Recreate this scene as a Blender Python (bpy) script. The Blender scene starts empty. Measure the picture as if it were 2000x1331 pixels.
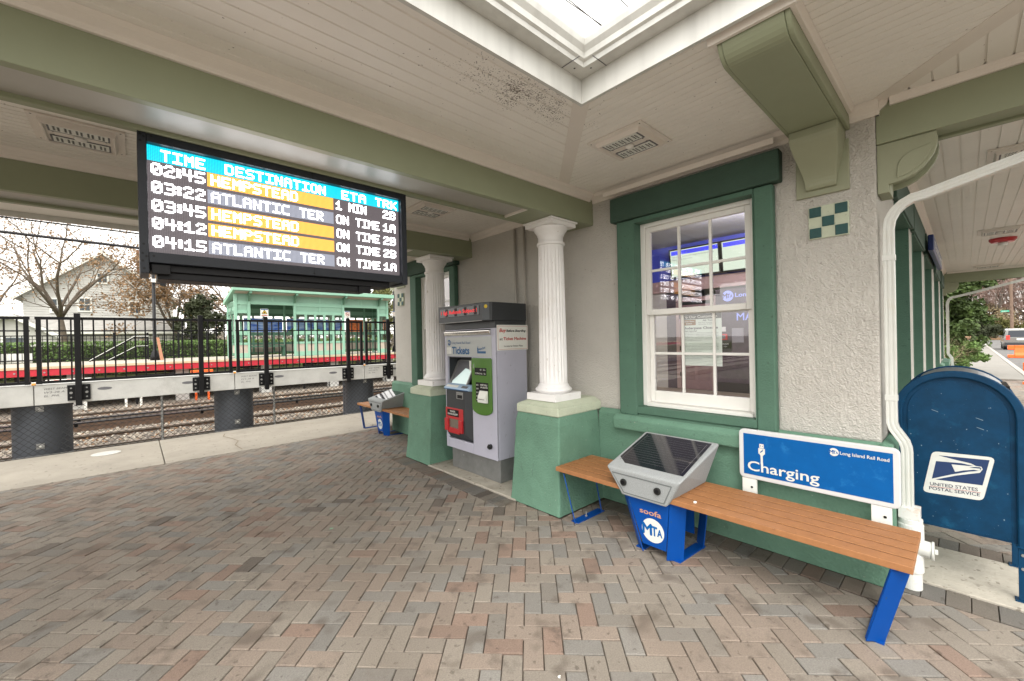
import bpy, bmesh, math, random
from mathutils import Vector, Matrix
R = math.radians
sc = bpy.context.scene
COL = sc.collection

# ---------------------------------------------------------------- camera
cd = bpy.data.cameras.new('camera'); cam = bpy.data.objects.new('camera', cd); COL.objects.link(cam)
cd.sensor_width = 36; cd.lens = 14.544; cd.clip_start = 0.05; cd.clip_end = 2000
_f = Vector((0.67418, 0.73857, -0.00293)); _yaw = 0.831327856; _pit = -0.00293071; _rol = -0.0212432
_f = Vector((math.cos(_yaw)*math.cos(_pit), math.sin(_yaw)*math.cos(_pit), math.sin(_pit)))
_r = Vector((math.sin(_yaw), -math.cos(_yaw), 0)); _u = _r.cross(_f)
_r2 = math.cos(_rol)*_r + math.sin(_rol)*_u; _u2 = -math.sin(_rol)*_r + math.cos(_rol)*_u
cam.matrix_world = Matrix(((_r2.x, _u2.x, -_f.x, 0), (_r2.y, _u2.y, -_f.y, 0), (_r2.z, _u2.z, -_f.z, 1.6), (0, 0, 0, 1)))
sc.camera = cam

# ---------------------------------------------------------------- sky, sun, exposure
SUN_EL, SUN_AZ = 52, 215        # overcast: a weak, very soft sun behind the camera
w = bpy.data.worlds.new('World'); sc.world = w; w.use_nodes = True
nt = w.node_tree; bg = nt.nodes['Background']
sky = nt.nodes.new('ShaderNodeTexSky'); sky.sky_type = 'NISHITA'; sky.sun_disc = False
sky.sun_elevation = R(SUN_EL); sky.sun_rotation = R(90 - SUN_AZ); sky.air_density = 1.0; sky.dust_density = 4.0; sky.ozone_density = 1.0
hs = nt.nodes.new('ShaderNodeHueSaturation'); hs.inputs['Saturation'].default_value = 0.10
nt.links.new(sky.outputs[0], hs.inputs['Color'])
ov = nt.nodes.new('ShaderNodeMix'); ov.data_type = 'RGBA'; ov.inputs['Factor'].default_value = .72   # even cloud cover over the clear sky
nt.links.new(hs.outputs[0], ov.inputs['A']); ov.inputs['B'].default_value = (4.75, 4.55, 4.25, 1); nt.links.new(ov.outputs['Result'], bg.inputs['Color'])
bg.inputs['Strength'].default_value = 0.15
sl = bpy.data.lights.new('sun', 'SUN'); sl.energy = 0.5; sl.angle = R(40); sl.color = (1, .96, .9)
so = bpy.data.objects.new('sun', sl); COL.objects.link(so)
so.rotation_euler = (R(90 - SUN_EL), 0, R(SUN_AZ + 90))
sc.view_settings.view_transform = 'Standard'; sc.view_settings.look = 'None'
sc.view_settings.exposure = 2.0; sc.view_settings.gamma = 1.0
sc.cycles.max_bounces = 8; sc.cycles.diffuse_bounces = 5; sc.cycles.glossy_bounces = 4; sc.cycles.transparent_max_bounces = 12
sc.cycles.sample_clamp_indirect = 6.0
sc.render.film_transparent = False

# ---------------------------------------------------------------- materials
MATS = {}
def mat(name, col, rough=.6, var=.0, vscale=4., bump=0., bscale=40., metal=0., spec=.5, emit=None, estr=0., hue=None, stain=None, attr=None, coat=0., streak=0.):
    """procedural principled material; var = brightness mottling, bump = fine relief, stain = (colour, amount, scale)"""
    if name in MATS: return MATS[name]
    m = bpy.data.materials.new(name); m.use_nodes = True; MATS[name] = m
    t = m.node_tree; N = t.nodes; L = t.links; p = N['Principled BSDF']
    p.inputs['Roughness'].default_value = rough; p.inputs['Metallic'].default_value = metal
    p.inputs['Specular IOR Level'].default_value = spec; p.inputs['Coat Weight'].default_value = coat
    p.inputs['Base Color'].default_value = (*col, 1)
    tc = N.new('ShaderNodeTexCoord'); src = None
    geo = N.new('ShaderNodeNewGeometry')
    P = geo.outputs['Position']
    if attr:
        a = N.new('ShaderNodeAttribute'); a.attribute_name = attr; src = a.outputs['Color']
    else:
        rgb = N.new('ShaderNodeRGB'); rgb.outputs[0].default_value = (*col, 1); src = rgb.outputs[0]
    if var > 0:
        n = N.new('ShaderNodeTexNoise'); n.inputs['Scale'].default_value = vscale; n.inputs['Detail'].default_value = 5; n.inputs['Roughness'].default_value = .65
        L.new(P, n.inputs['Vector'])
        mr = N.new('ShaderNodeMapRange'); mr.inputs['From Min'].default_value = .3; mr.inputs['From Max'].default_value = .7
        mr.inputs['To Min'].default_value = 1 - var; mr.inputs['To Max'].default_value = 1 + var
        L.new(n.outputs['Fac'], mr.inputs['Value'])
        mx = N.new('ShaderNodeMix'); mx.data_type = 'RGBA'; mx.blend_type = 'MULTIPLY'; mx.inputs['Factor'].default_value = 1
        L.new(src, mx.inputs['A']); L.new(mr.outputs[0], mx.inputs['B']); src = mx.outputs['Result']
    if streak > 0:
        mp = N.new('ShaderNodeMapping'); mp.inputs['Scale'].default_value = (14, 14, .7); L.new(P, mp.inputs['Vector'])
        n = N.new('ShaderNodeTexNoise'); n.inputs['Scale'].default_value = 1.; n.inputs['Detail'].default_value = 4; L.new(mp.outputs[0], n.inputs['Vector'])
        mr = N.new('ShaderNodeMapRange'); mr.inputs['From Min'].default_value = .45; mr.inputs['From Max'].default_value = .75
        mr.inputs['To Min'].default_value = 1; mr.inputs['To Max'].default_value = 1 - streak
        L.new(n.outputs['Fac'], mr.inputs['Value'])
        mx = N.new('ShaderNodeMix'); mx.data_type = 'RGBA'; mx.blend_type = 'MULTIPLY'; mx.inputs['Factor'].default_value = 1
        L.new(src, mx.inputs['A']); L.new(mr.outputs[0], mx.inputs['B']); src = mx.outputs['Result']
    if stain:
        scol, amt, ss = stain
        n = N.new('ShaderNodeTexNoise'); n.inputs['Scale'].default_value = ss; n.inputs['Detail'].default_value = 8; n.inputs['Roughness'].default_value = .7
        L.new(P, n.inputs['Vector'])
        mr = N.new('ShaderNodeMapRange'); mr.inputs['From Min'].default_value = .56; mr.inputs['From Max'].default_value = .72; mr.inputs['To Max'].default_value = amt
        L.new(n.outputs['Fac'], mr.inputs['Value'])
        mx = N.new('ShaderNodeMix'); mx.data_type = 'RGBA'; L.new(mr.outputs[0], mx.inputs['Factor'])
        L.new(src, mx.inputs['A']); mx.inputs['B'].default_value = (*scol, 1); src = mx.outputs['Result']
    L.new(src, p.inputs['Base Color'])
    if bump > 0:
        n = N.new('ShaderNodeTexNoise'); n.inputs['Scale'].default_value = bscale; n.inputs['Detail'].default_value = 3
        L.new(P, n.inputs['Vector'])
        b = N.new('ShaderNodeBump'); b.inputs['Strength'].default_value = min(1, bump); b.inputs['Distance'].default_value = .02
        L.new(n.outputs['Fac'], b.inputs['Height']); L.new(b.outputs[0], p.inputs['Normal'])
    if emit:
        p.inputs['Emission Color'].default_value = (*emit, 1); p.inputs['Emission Strength'].default_value = estr
    return m

stucco = mat('stucco', (.52, .50, .455), .9, .05, 2.5, .9, 85, stain=((.36, .34, .30), .25, 1.3))
wains = mat('green_stucco', (.112, .222, .155), .85, .10, 5, .35, 60, stain=((.07, .12, .08), .4, 1.7))
dkgreen = mat('dark_green_trim', (.034, .072, .050), .75, .08, 6, .22, 70)
mdgreen = mat('casing_green', (.066, .140, .097), .75, .08, 6, .25, 70)
olive = mat('olive_paint', (.255, .280, .182), .5, .04, 3)
oliveglossy = mat('olive_gloss_paint', (.36, .35, .31), .36, .03, 3, .03, 30)
palesage = mat('pale_sage_paint', (.27, .285, .19), .55, .04, 3)
capstone = mat('pale_green_cap', (.47, .51, .39), .85, .08, 7, .2, 70)
white = mat('white_trim', (.76, .74, .70), .45, .03, 3)
crownw = mat('crown_white', (.72, .67, .61), .5, .03, 3)
alum = mat('gutter_white', (.60, .60, .565), .35, .06, 4, streak=.15)
columnw = mat('column_white', (.80, .79, .78), .5, .03, 5, stain=((.55, .48, .38), .25, 2.0))
pvc = mat('pvc_white', (.60, .61, .57), .35, .04, 6, stain=((.50, .42, .28), .3, 5))
sash = mat('window_sash_white', (.74, .73, .69), .4, .03, 5)
blackm = mat('black_metal', (.006, .006, .007), .45, .1, 6, spec=.25)
blackp = mat('black_plastic', (.005, .005, .006), .5, spec=.25)
charc = mat('charcoal_metal', (.030, .034, .038), .42, .1, 5)
charcb = mat('charcoal_bezel', (.015, .018, .024), .45, .1, 5, spec=.3)
concrete = mat('concrete', (.33, .30, .25), .9, .13, 2.2, .2, 60, stain=((.20, .185, .15), .45, 1.1))
concpad = mat('concrete_pad', (.40, .37, .31), .9, .15, 6, .25, 60, stain=((.17, .14, .10), .5, 4))
concp = mat('precast_concrete', (.50, .50, .475), .85, .10, 5, .25, 70, stain=((.28, .27, .25), .4, 2))
tvmg = mat('cabinet_lilac_grey', (.44, .44, .52), .42, .04, 3)
tvmp = mat('panel_grey', (.40, .42, .41), .4, .04, 5)
steel = mat('steel_plinth', (.22, .225, .22), .42, .16, 7, .05, 30, metal=.4)
chrome = mat('chrome', (.75, .72, .68), .12, .1, 20, metal=1.)
tgreen = mat('machine_green', (.055, .16, .012), .3, .05, 5, coat=.3)
tred = mat('machine_red', (.46, .016, .022), .3, .05, 5, coat=.3)
lblue = mat('machine_light_blue', (.36, .50, .66), .4)
scrn = mat('touch_screen', (.50, .62, .60), .15, emit=(.5, .65, .62), estr=.12)
paperw = mat('white_sign', (.72, .73, .68), .4, .03, 8)
inkblack = mat('ink_black', (.012, .012, .012), .5)
inkblue = mat('ink_blue', (.010, .085, .22), .5)
inkred = mat('ink_red', (.45, .02, .02), .5)
inkgrey = mat('ink_grey', (.13, .13, .14), .5)
mtablue = mat('sign_blue', (.001, .088, .30), .45, spec=.15, var=.06, vscale=12, stain=((.03, .22, .52), .4, 9))
bblue = mat('bench_blue', (.001, .054, .265), .45, .06, 6, spec=.18)
slat = mat('orange_brown_slat', (.30, .132, .048), .62, .10, 18, .05, 90)
granite = mat('speckled_grey', (.27, .285, .285), .8, .28, 260, .1, 200)
solar = mat('solar_glass', (.010, .010, .016), .09, spec=.6, coat=.5)
solarline = mat('solar_lines', (.18, .17, .17), .4, metal=.6)
mailb = mat('mailbox_blue', (.002, .037, .090), .5, .22, 9, .03, 25, spec=.18, stain=((.008, .085, .17), .7, 5))
mailb2 = mat('mailbox_logo_blue', (.006, .030, .105), .5)
logow = mat('logo_white', (.62, .63, .59), .5, .06, 20)
rubber = mat('black_rubber', (.012, .013, .012), .35)
copperl = mat('copper_letters', (.50, .26, .16), .5)
wood = mat('dark_wood_panels', (.050, .032, .048), .5, .35, 7, .05, 30)
mauve = mat('mauve_wood', (.22, .125, .125), .5, .12, 6)
mauve2 = mat('mauve_trim', (.33, .225, .205), .5, .1, 6)
bluew = mat('blue_wall', (.050, .070, .42), .6, .08, 3)
roomw = mat('room_plaster', (.42, .40, .36), .7, .05, 3)
roomc = mat('room_ceiling', (.34, .34, .35), .8, .05, 3)
roomf = mat('room_floor', (.22, .17, .12), .35, .15, 5)
barkm = mat('bark', (.095, .075, .055), .9, .25, 8, .5, 40)
barkg = mat('grey_bark', (.15, .125, .105), .9, .25, 8, .4, 30)
twigm = mat('twigs', (.125, .095, .068), .9, .2, 8)
twigp = mat('pinkish_twigs', (.24, .17, .145), .9, .2, 8)
brownleaf = mat('dry_brown_leaves', (.26, .155, .075), .75, .35, 12)
greenleaf = mat('evergreen_leaves', (.050, .085, .016), .7, .45, 3)
hedgeleaf = mat('hedge_leaves', (.095, .165, .036), .7, .4, 5)
oliveleaf = mat('olive_green_leaves', (.105, .105, .025), .7, .4, 3)
dkleaf = mat('dark_green_leaves', (.040, .050, .020), .75, .4, 3)
litter = mat('leaf_litter', (.26, .15, .07), .9, .4, 14)
shgreen = mat('mint_paint', (.23, .43, .32), .5, .04, 3)
shgreen2 = mat('mint_shade_paint', (.21, .38, .285), .5, .05, 3)
shdark = mat('green_frame_paint', (.09, .20, .135), .5, .05, 3)
shtan = mat('tan_panel', (.42, .36, .30), .6, .05, 3)
redp = mat('red_edge_board', (.44, .018, .034), .5, .08, 3)
yellowp = mat('cream_edge_strip', (.50, .40, .26), .6, .08, 3)
orangep = mat('barrier_orange', (.85, .13, .015), .5, .08, 5)
railm = mat('rail_steel', (.28, .24, .20), .35, .2, 9, metal=.7)
railr = mat('rail_rust', (.115, .070, .045), .8, .3, 12)
tie = mat('timber_tie', (.085, .068, .052), .9, .3, 8)
wrap = mat('dark_pile_wrap', (.070, .078, .092), .6, .15, 4, .08, 12)
galv = mat('galvanised', (.30, .30, .29), .45, .12, 10, metal=.5)
siding = mat('clapboard_grey', (.49, .49, .46), .7, .05, 2)
roofm = mat('shingle_roof', (.33, .32, .30), .9, .2, 4)
asph = mat('asphalt', (.115, .112, .108), .9, .2, 3, .2, 50)
gearth = mat('ground_earth', (.13, .12, .085), .95, .3, .4, .2, 10)
carsil = mat('car_silver', (.20, .20, .19), .25, metal=.4, coat=.5)
carglass = mat('car_glass', (.015, .02, .03), .06)
tail = mat('tail_light', (.6, .03, .02), .25, emit=(1, .05, .03), estr=.15)
glassdark = mat('house_glass', (.06, .075, .085), .08)
signgreen = mat('street_sign_green', (.02, .32, .20), .5)

def speckle(m, scale, lo, hi, col, amt, stretch=(1, 1, 1)):
    """scattered marks with hard edges: gum, chips, scuffs, fly spots"""
    t = m.node_tree; N = t.nodes; L = t.links; p = N['Principled BSDF']; src = p.inputs['Base Color'].links[0].from_socket
    g = N.new('ShaderNodeNewGeometry'); mp = N.new('ShaderNodeMapping'); mp.inputs['Scale'].default_value = stretch; mp.inputs['Location'].default_value = (scale*.37, .7, .2); L.new(g.outputs['Position'], mp.inputs['Vector'])
    n = N.new('ShaderNodeTexNoise'); n.inputs['Scale'].default_value = scale; n.inputs['Detail'].default_value = 2; L.new(mp.outputs[0], n.inputs['Vector'])
    r = N.new('ShaderNodeMapRange'); r.inputs['From Min'].default_value = lo; r.inputs['From Max'].default_value = hi; r.inputs['To Max'].default_value = amt; L.new(n.outputs['Fac'], r.inputs['Value'])
    x = N.new('ShaderNodeMix'); x.data_type = 'RGBA'; L.new(r.outputs[0], x.inputs['Factor']); L.new(src, x.inputs['A']); x.inputs['B'].default_value = (*col, 1); L.new(x.outputs['Result'], p.inputs['Base Color'])
speckle(wains, 22, .67, .72, (.065, .105, .075), .3, (1, 1, .6)); speckle(wains, 45, .72, .75, (.30, .36, .30), .5)
speckle(concrete, 16, .66, .70, (.13, .115, .09), .6); speckle(concpad, 22, .64, .69, (.12, .10, .075), .6)
speckle(columnw, 34, .70, .74, (.42, .36, .28), .5, (1, 1, .5)); speckle(tvmg, 30, .71, .73, (.22, .22, .24), .5, (1, 1, .35)); speckle(capstone, 30, .66, .70, (.25, .26, .18), .5)
speckle(stucco, 26, .70, .73, (.27, .25, .21), .45); speckle(slat, 40, .70, .74, (.16, .07, .03), .5); speckle(bblue, 30, .71, .74, (.03, .07, .14), .6); speckle(mdgreen, 30, .68, .72, (.03, .06, .042), .5)

# glazing: mostly clear, mirror-like at the strength of a double pane
def glass(name, refl=.22, tint=(1, 1, 1)):
    m = bpy.data.materials.new(name); m.use_nodes = True; t = m.node_tree; t.nodes.clear()
    o = t.nodes.new('ShaderNodeOutputMaterial'); mx = t.nodes.new('ShaderNodeMixShader')
    tr = t.nodes.new('ShaderNodeBsdfTransparent'); gl = t.nodes.new('ShaderNodeBsdfGlossy'); gl.inputs['Roughness'].default_value = .0
    lw = t.nodes.new('ShaderNodeFresnel'); lw.inputs['IOR'].default_value = 1.5
    ad = t.nodes.new('ShaderNodeMath'); ad.operation = 'MULTIPLY_ADD'; ad.inputs[1].default_value = .8; ad.inputs[2].default_value = refl
    tr.inputs['Color'].default_value = (*tint, 1)
    t.links.new(lw.outputs[0], ad.inputs[0]); t.links.new(ad.outputs[0], mx.inputs[0]); t.links.new(tr.outputs[0], mx.inputs[1]); t.links.new(gl.outputs[0], mx.inputs[2]); t.links.new(mx.outputs[0], o.inputs[0])
    MATS[name] = m; return m
glz = glass('window_glass', .12)

# lamps of the departure board and screens: real emitters
def emis(name, col, s):
    m = bpy.data.materials.new(name); m.use_nodes = True; t = m.node_tree; p = t.nodes['Principled BSDF']
    p.inputs['Base Color'].default_value = (.02, .02, .02, 1); p.inputs['Roughness'].default_value = .5
    p.inputs['Emission Color'].default_value = (*col, 1); p.inputs['Emission Strength'].default_value = s
    MATS[name] = m; return m
def led(name, col, s, pitch=.0075):
    """an LED matrix: emission broken up by the dot grid of the panel"""
    m = emis(name, col, s); t = m.node_tree; N = t.nodes; L = t.links; p = N['Principled BSDF']
    tc = N.new('ShaderNodeNewGeometry'); sx = N.new('ShaderNodeSeparateXYZ'); L.new(tc.outputs['Position'], sx.inputs[0])
    outs = []
    for ax in ('X', 'Z'):
        a = N.new('ShaderNodeMath'); a.operation = 'MULTIPLY'; a.inputs[1].default_value = math.pi/pitch; L.new(sx.outputs[ax], a.inputs[0])
        b = N.new('ShaderNodeMath'); b.operation = 'SINE'; L.new(a.outputs[0], b.inputs[0])
        c = N.new('ShaderNodeMath'); c.operation = 'ABSOLUTE'; L.new(b.outputs[0], c.inputs[0]); outs.append(c.outputs[0])
    mm = N.new('ShaderNodeMath'); mm.operation = 'MULTIPLY'; L.new(outs[0], mm.inputs[0]); L.new(outs[1], mm.inputs[1])
    e = N.new('ShaderNodeMath'); e.operation = 'MULTIPLY_ADD'; e.inputs[1].default_value = s*1.2; e.inputs[2].default_value = s*.45; L.new(mm.outputs[0], e.inputs[0])
    L.new(e.outputs[0], p.inputs['Emission Strength']); return m
ledw = led('led_white', (1, .97, 1), 2.4); ledo = led('led_orange', (1, .41, .065), .47); ledg = led('led_grey', (.50, .52, .62), .22)
ledt = led('led_teal', (.0, .56, .72), .40); ledk = led('led_dark', (.30, .25, .27), .13)
redled = emis('red_led', (1, .02, .03), .25)
scrw = emis('screen_white', (.80, .92, .74), .25); scrb = emis('screen_blue', (.03, .04, .9), .32)
lampw = emis('warm_lamp', (1, .75, .4), 6.0); amber = emis('amber_lamp', (1, .6, .1), 1.5)

# ---------------------------------------------------------------- mesh builder
def root_of(o):
    while o.parent: o = o.parent
    return o
class MB:
    def __init__(s): s.v = []; s.f = []; s.c = []; s.cc = None
    def add(s, vs, fs):
        n = len(s.v); s.v += [tuple(q) for q in vs]
        for f in fs:
            s.f.append([n + i for i in f]); s.c.append(s.cc)
        return s
    def box(s, x0, x1, y0, y1, z0, z1):
        return s.add([(x, y, z) for z in (z0, z1) for x, y in ((x0, y0), (x1, y0), (x1, y1), (x0, y1))],
                     [(3, 2, 1, 0), (4, 5, 6, 7), (0, 1, 5, 4), (1, 2, 6, 5), (2, 3, 7, 6), (3, 0, 4, 7)])
    def hexa(s, b, t):
        n = len(b); return s.add(list(b) + list(t), [tuple(reversed(range(n))), tuple(range(n, 2*n))] + [(i, (i+1) % n, n+(i+1) % n, n+i) for i in range(n)])
    def prism(s, poly, ax, a, b):
        """poly = 2D outline in the two other axes (in x,y,z order), extruded along axis ax from a to b"""
        def mk(p, k): q = [p[0], p[1]]; q.insert(ax, k); return tuple(q)
        ar = sum(poly[i][0]*poly[(i+1) % len(poly)][1] - poly[(i+1) % len(poly)][0]*poly[i][1] for i in range(len(poly)))
        if (ar < 0) != (ax == 1): poly = poly[::-1]
        return s.hexa([mk(p, min(a, b)) for p in poly], [mk(p, max(a, b)) for p in poly])
    def quad(s, *p): return s.add(p, [tuple(range(len(p)))])
    def tube(s, pts, r, n=8, caps=True, radii=None):
        pts = [Vector(p) for p in pts]; vs = []; k = len(pts)
        up = None
        for i, p in enumerate(pts):
            d = (pts[min(i+1, k-1)] - pts[max(i-1, 0)]).normalized()
            if up is None:
                up = Vector((0, 0, 1)) if abs(d.z) < .9 else Vector((1, 0, 0))
            a = d.cross(up); a = a.normalized() if a.length > 1e-6 else Vector((1, 0, 0)); b = a.cross(d).normalized(); up = b
            rr = radii[i] if radii else r
            for j in range(n):
                t = 2*math.pi*(j+.5)/n; vs.append(p + a*math.cos(t)*rr + b*math.sin(t)*rr)
        fs = [(i*n+j, i*n+(j+1) % n, (i+1)*n+(j+1) % n, (i+1)*n+j) for i in range(k-1) for j in range(n)]
        if caps: fs += [tuple(reversed(range(n))), tuple((k-1)*n+j for j in range(n))]
        return s.add(vs, fs)
    def lathe(s, prof, cx, cy, n=32, flute=None, ax=2):
        """prof = [(radius, height)]; flute = (count, depth) on the rows"""
        vs = []
        for r, z in prof:
            for j in range(n):
                t = 2*math.pi*j/n
                q = (cx + r*math.cos(t), cy + r*math.sin(t), z); vs.append(q)
        k = len(prof)
        fs = [(i*n+j, i*n+(j+1) % n, (i+1)*n+(j+1) % n, (i+1)*n+j) for i in range(k-1) for j in range(n)]
        fs += [tuple(reversed(range(n))), tuple((k-1)*n+j for j in range(n))]
        return s.add(vs, fs)
    def disc(s, c, u, v, r, n=28, ry=None):
        c, u, v = Vector(c), Vector(u), Vector(v); ry = ry or r
        return s.add([c + u*r*math.cos(2*math.pi*i/n) + v*ry*math.sin(2*math.pi*i/n) for i in range(n)], [tuple(range(n))])
    def cyl(s, a, b, r, n=20): return s.tube([a, b], r, n)
    def text(s, txt, o, u, v, h, width=None, slant=0., bold=0., align='l', w2=None):
        """flat lettering: capital height h, starting at o, running along u, up along v; width fits the length"""
        if bold and 'M' in txt:                     # the font's M breaks when thickened: thicken it by shifted copies
            n = Vector(u).cross(Vector(v)).normalized()*.0001; k = h/.729*bold
            for i, (a, c) in enumerate(((-k, 0), (k, 0), (0, -k), (0, k), (0, 0))): s.text(txt, Vector(o)+Vector(u)*a+Vector(v)*c+n*i, u, v, h, width, slant, 0., align)
            return s
        cu = bpy.data.curves.new('t', 'FONT'); cu.body = txt; cu.size = 1; cu.offset = bold; cu.resolution_u = 3; cu.shear = slant
        ob = bpy.data.objects.new('t', cu); COL.objects.link(ob); dg = bpy.context.evaluated_depsgraph_get(); dg.update()
        me = bpy.data.meshes.new_from_object(ob.evaluated_get(dg))
        if len(me.vertices):
            xs = [q.co.x for q in me.vertices]; x0, x1 = min(xs), max(xs)
            sy = h/.729; sx = (width/(x1-x0)) if width else sy
            off = -(x1-x0)*sx/2 if align == 'c' else 0
            o, u, v = Vector(o), Vector(u), Vector(v)
            s.add([o + u*((q.co.x-x0)*sx + off) + v*(q.co.y*sy) for q in me.vertices], [tuple(p.vertices) for p in me.polygons])
        bpy.data.objects.remove(ob); bpy.data.curves.remove(cu); bpy.data.meshes.remove(me); return s
    def build(s, name, m, parent=None, smooth=False, bevel=0., seg=2, loc=None, attr=None):
        if parent:                                  # thing > part > sub-part, no deeper
            while parent.parent and parent.parent.parent: parent = parent.parent
        me = bpy.data.meshes.new(name)
        off = Vector((0, 0, 0))
        if parent: off = Vector(root_of(parent).location)
        elif loc: off = Vector(loc)
        me.from_pydata([tuple(Vector(q) - off) for q in s.v], [], s.f); me.update()
        ms = m if isinstance(m, list) else [m]
        for q in ms: me.materials.append(q)
        if smooth:
            for p in me.polygons: p.use_smooth = True
        if attr:
            at = me.color_attributes.new(attr, 'FLOAT_COLOR', 'CORNER')
            for p, cc in zip(me.polygons, s.c):
                for li in p.loop_indices: at.data[li].color = (*cc[:3], 1)
        o = bpy.data.objects.new(name, me); COL.objects.link(o)
        if parent: o.parent = parent
        elif loc: o.location = loc
        if bevel > 0:
            b = o.modifiers.new('b', 'BEVEL'); b.width = bevel; b.segments = seg; b.limit_method = 'ANGLE'; b.angle_limit = R(40); b.harden_normals = False
        return o
def autosmooth(o, ang=35):
    me = o.data
    for p in me.polygons: p.use_smooth = True
    me.set_sharp_from_angle(angle=R(ang)); return o
def tag(o, label, cat, group=None, kind=None):
    o['label'] = label; o['category'] = cat
    if group: o['group'] = group
    if kind: o['kind'] = kind
    return o
def struct(o): o['kind'] = 'structure'; return o
def thing(name, loc, label, cat, group=None):
    o = bpy.data.objects.new(name, None); COL.objects.link(o); o.location = loc; o.empty_display_size = .2
    bpy.context.view_layer.update(); return tag(o, label, cat, group)
def copy_tree(o, parent=None):
    c = o.copy(); COL.objects.link(c); c.parent = parent
    for ch in list(o.children): copy_tree(ch, c)
    return c
def mta_logo(parent, c, u, v, n, r, disc_m, letter_m, name='round_logo', bleed=True):
    """round transit emblem: disc with a big M, smaller T and A running back along it"""
    c, u, v, n = Vector(c), Vector(u), Vector(v), Vector(n)
    d = MB().disc(c, u, v, r).build(name, disc_m, parent)
    b = MB(); o = c + n*.0015
    b.text('M', o - u*r*.90 - v*r*.42, u, v, r*.96, r*.80, bold=.035); b.text('T', o - u*r*.10 - v*r*.38, u, v, r*.80, r*.50, bold=.035); b.text('A', o + u*r*.38 - v*r*.34, u, v, r*.62, r*.46, bold=.035)
    b.build('lettering', letter_m, d); return d

# ================================================================ SETTING
rnd = random.Random(7)
struct(MB().quad((-600, -600, -.45), (900, -600, -.45), (900, 900, -.45), (-600, 900, -.45)).build('ground', gearth))
# mortar / bedding below the pavers
struct(MB().box(-9, 20.5, -6, 7.40, -.40, -.012).build('paving_bed', mat('joint_sand', (.075, .057, .041), .95, .3, 12)))
# --- brick pavers: herringbone at 45 degrees to the walls, one mesh
pav = mat('paver_brick', (.3, .27, .24), .88, .20, 130, .22, 160, stain=((.060, .048, .038), .75, 4.3), attr='tone')
speckle(pav, 24, .67, .71, (.055, .042, .032), .5); speckle(pav, 70, .73, .77, (.05, .04, .035), .45); speckle(pav, 120, .74, .77, (.50, .46, .40), .6); speckle(pav, 5.5, .58, .70, (.095, .075, .058), .6); speckle(pav, .9, .50, .75, (.150, .120, .092), .5)
S2 = math.sqrt(.5); BW = .1030; A0 = .030; B0 = 1.996
def clip(poly, ax, v, keep_less):
    out = []
    for i in range(len(poly)):
        p, q = poly[i], poly[(i+1) % len(poly)]
        ip = (p[ax] <= v) == keep_less; iq = (q[ax] <= v) == keep_less
        if ip: out.append(p)
        if ip != iq:
            t = (v-p[ax])/(q[ax]-p[ax]); out.append((p[0]+(q[0]-p[0])*t, p[1]+(q[1]-p[1])*t))
    return out
REG = [(-5, 2.553, -3, 7.385), (2.553, 2.76, 5.31, 7.385), (2.553, 2.76, -3, 3.02), (2.553, 3.225, -3, 2.44), (3.22, 3.46, -3, .33), (2.76, 3.42, 5.31, 7.385), (4.56, 20.4, -1.3, .30)]
def inside(p): return any(a <= p[0] <= b and c <= p[1] <= d for a, b, c, d in REG)
pb = MB()
tone_k = 1.
def tone(x, y):
    k = rnd.random()
    if k < .40: c = (.222, .194, .160)
    elif k < .66: c = (.228, .184, .148)
    elif k < .86: c = (.194, .182, .162)
    elif k < .95: c = (.212, .150, .116)
    elif k < .985: c = (.182, .164, .140)
    else: c = (.120, .100, .082)
    j = rnd.uniform(.90, 1.08) * tone_k
    return tuple(q*j for q in c) + (1,)
def brick(poly, zt=0.):
    if len(poly) < 3: return
    ar = sum(poly[i][0]*poly[(i+1) % len(poly)][1] - poly[(i+1) % len(poly)][0]*poly[i][1] for i in range(len(poly)))/2
    if abs(ar) < 6e-4: return
    if ar < 0: poly = poly[::-1]
    cx = sum(p[0] for p in poly)/len(poly); cy = sum(p[1] for p in poly)/len(poly)
    def ins(d):
        o = []
        for p in poly:
            dx, dy = p[0]-cx, p[1]-cy; l = math.hypot(dx, dy); k = max(0, 1-d*1.25/l); o.append((cx+dx*k, cy+dy*k))
        return o
    n = len(poly); z = zt + rnd.uniform(-.002, .0016); tx, ty = rnd.uniform(-.013, .013), rnd.uniform(-.013, .013)
    a, b = ins(.0032), ins(.0072)
    pb.cc = tone(cx, cy)
    zz = lambda p, d: z - d + (p[0]-cx)*tx + (p[1]-cy)*ty
    vs = [(p[0], p[1], -.014) for p in a] + [(p[0], p[1], zz(p, .004)) for p in a] + [(p[0], p[1], zz(p, 0)) for p in b]
    pb.add(vs, [tuple(range(2*n, 3*n))] + [(i, (i+1) % n, n+(i+1) % n, n+i) for i in range(n)] + [(n+i, n+(i+1) % n, 2*n+(i+1) % n, 2*n+i) for i in range(n)])
def ab(a, b): return ((a+b)*S2, (b-a)*S2)
for i in range(-70, 200):
    for j in range(-170, 110):
        k = (i-j) % 4
        if k == 0: a0, a1, b0, b1 = i, i+2, j, j+1
        elif k == 3: a0, a1, b0, b1 = i, i+1, j, j+2
        else: continue
        P4 = [ab(A0+a*BW, B0+b*BW) for a, b in ((a0, b0), (a1, b0), (a1, b1), (a0, b1))]
        if not any(-5.2 < p[0] < 20.5 and -3.2 < p[1] < 7.5 for p in P4): continue
        if all(inside(p) for p in P4): brick(P4); continue
        for a, b, c, d in REG:
            q = clip(clip(clip(clip(P4, 0, a, False), 0, b, True), 1, c, False), 1, d, True)
            brick(q)
def soldier(x0, x1, y0, y1, along='y'):
    y = y0
    while y < y1 - .05:
        e = min(y+.104, y1); brick([(x0, y), (x1, y), (x1, e), (x0, e)]); y = e
tone_k = .62
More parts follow.
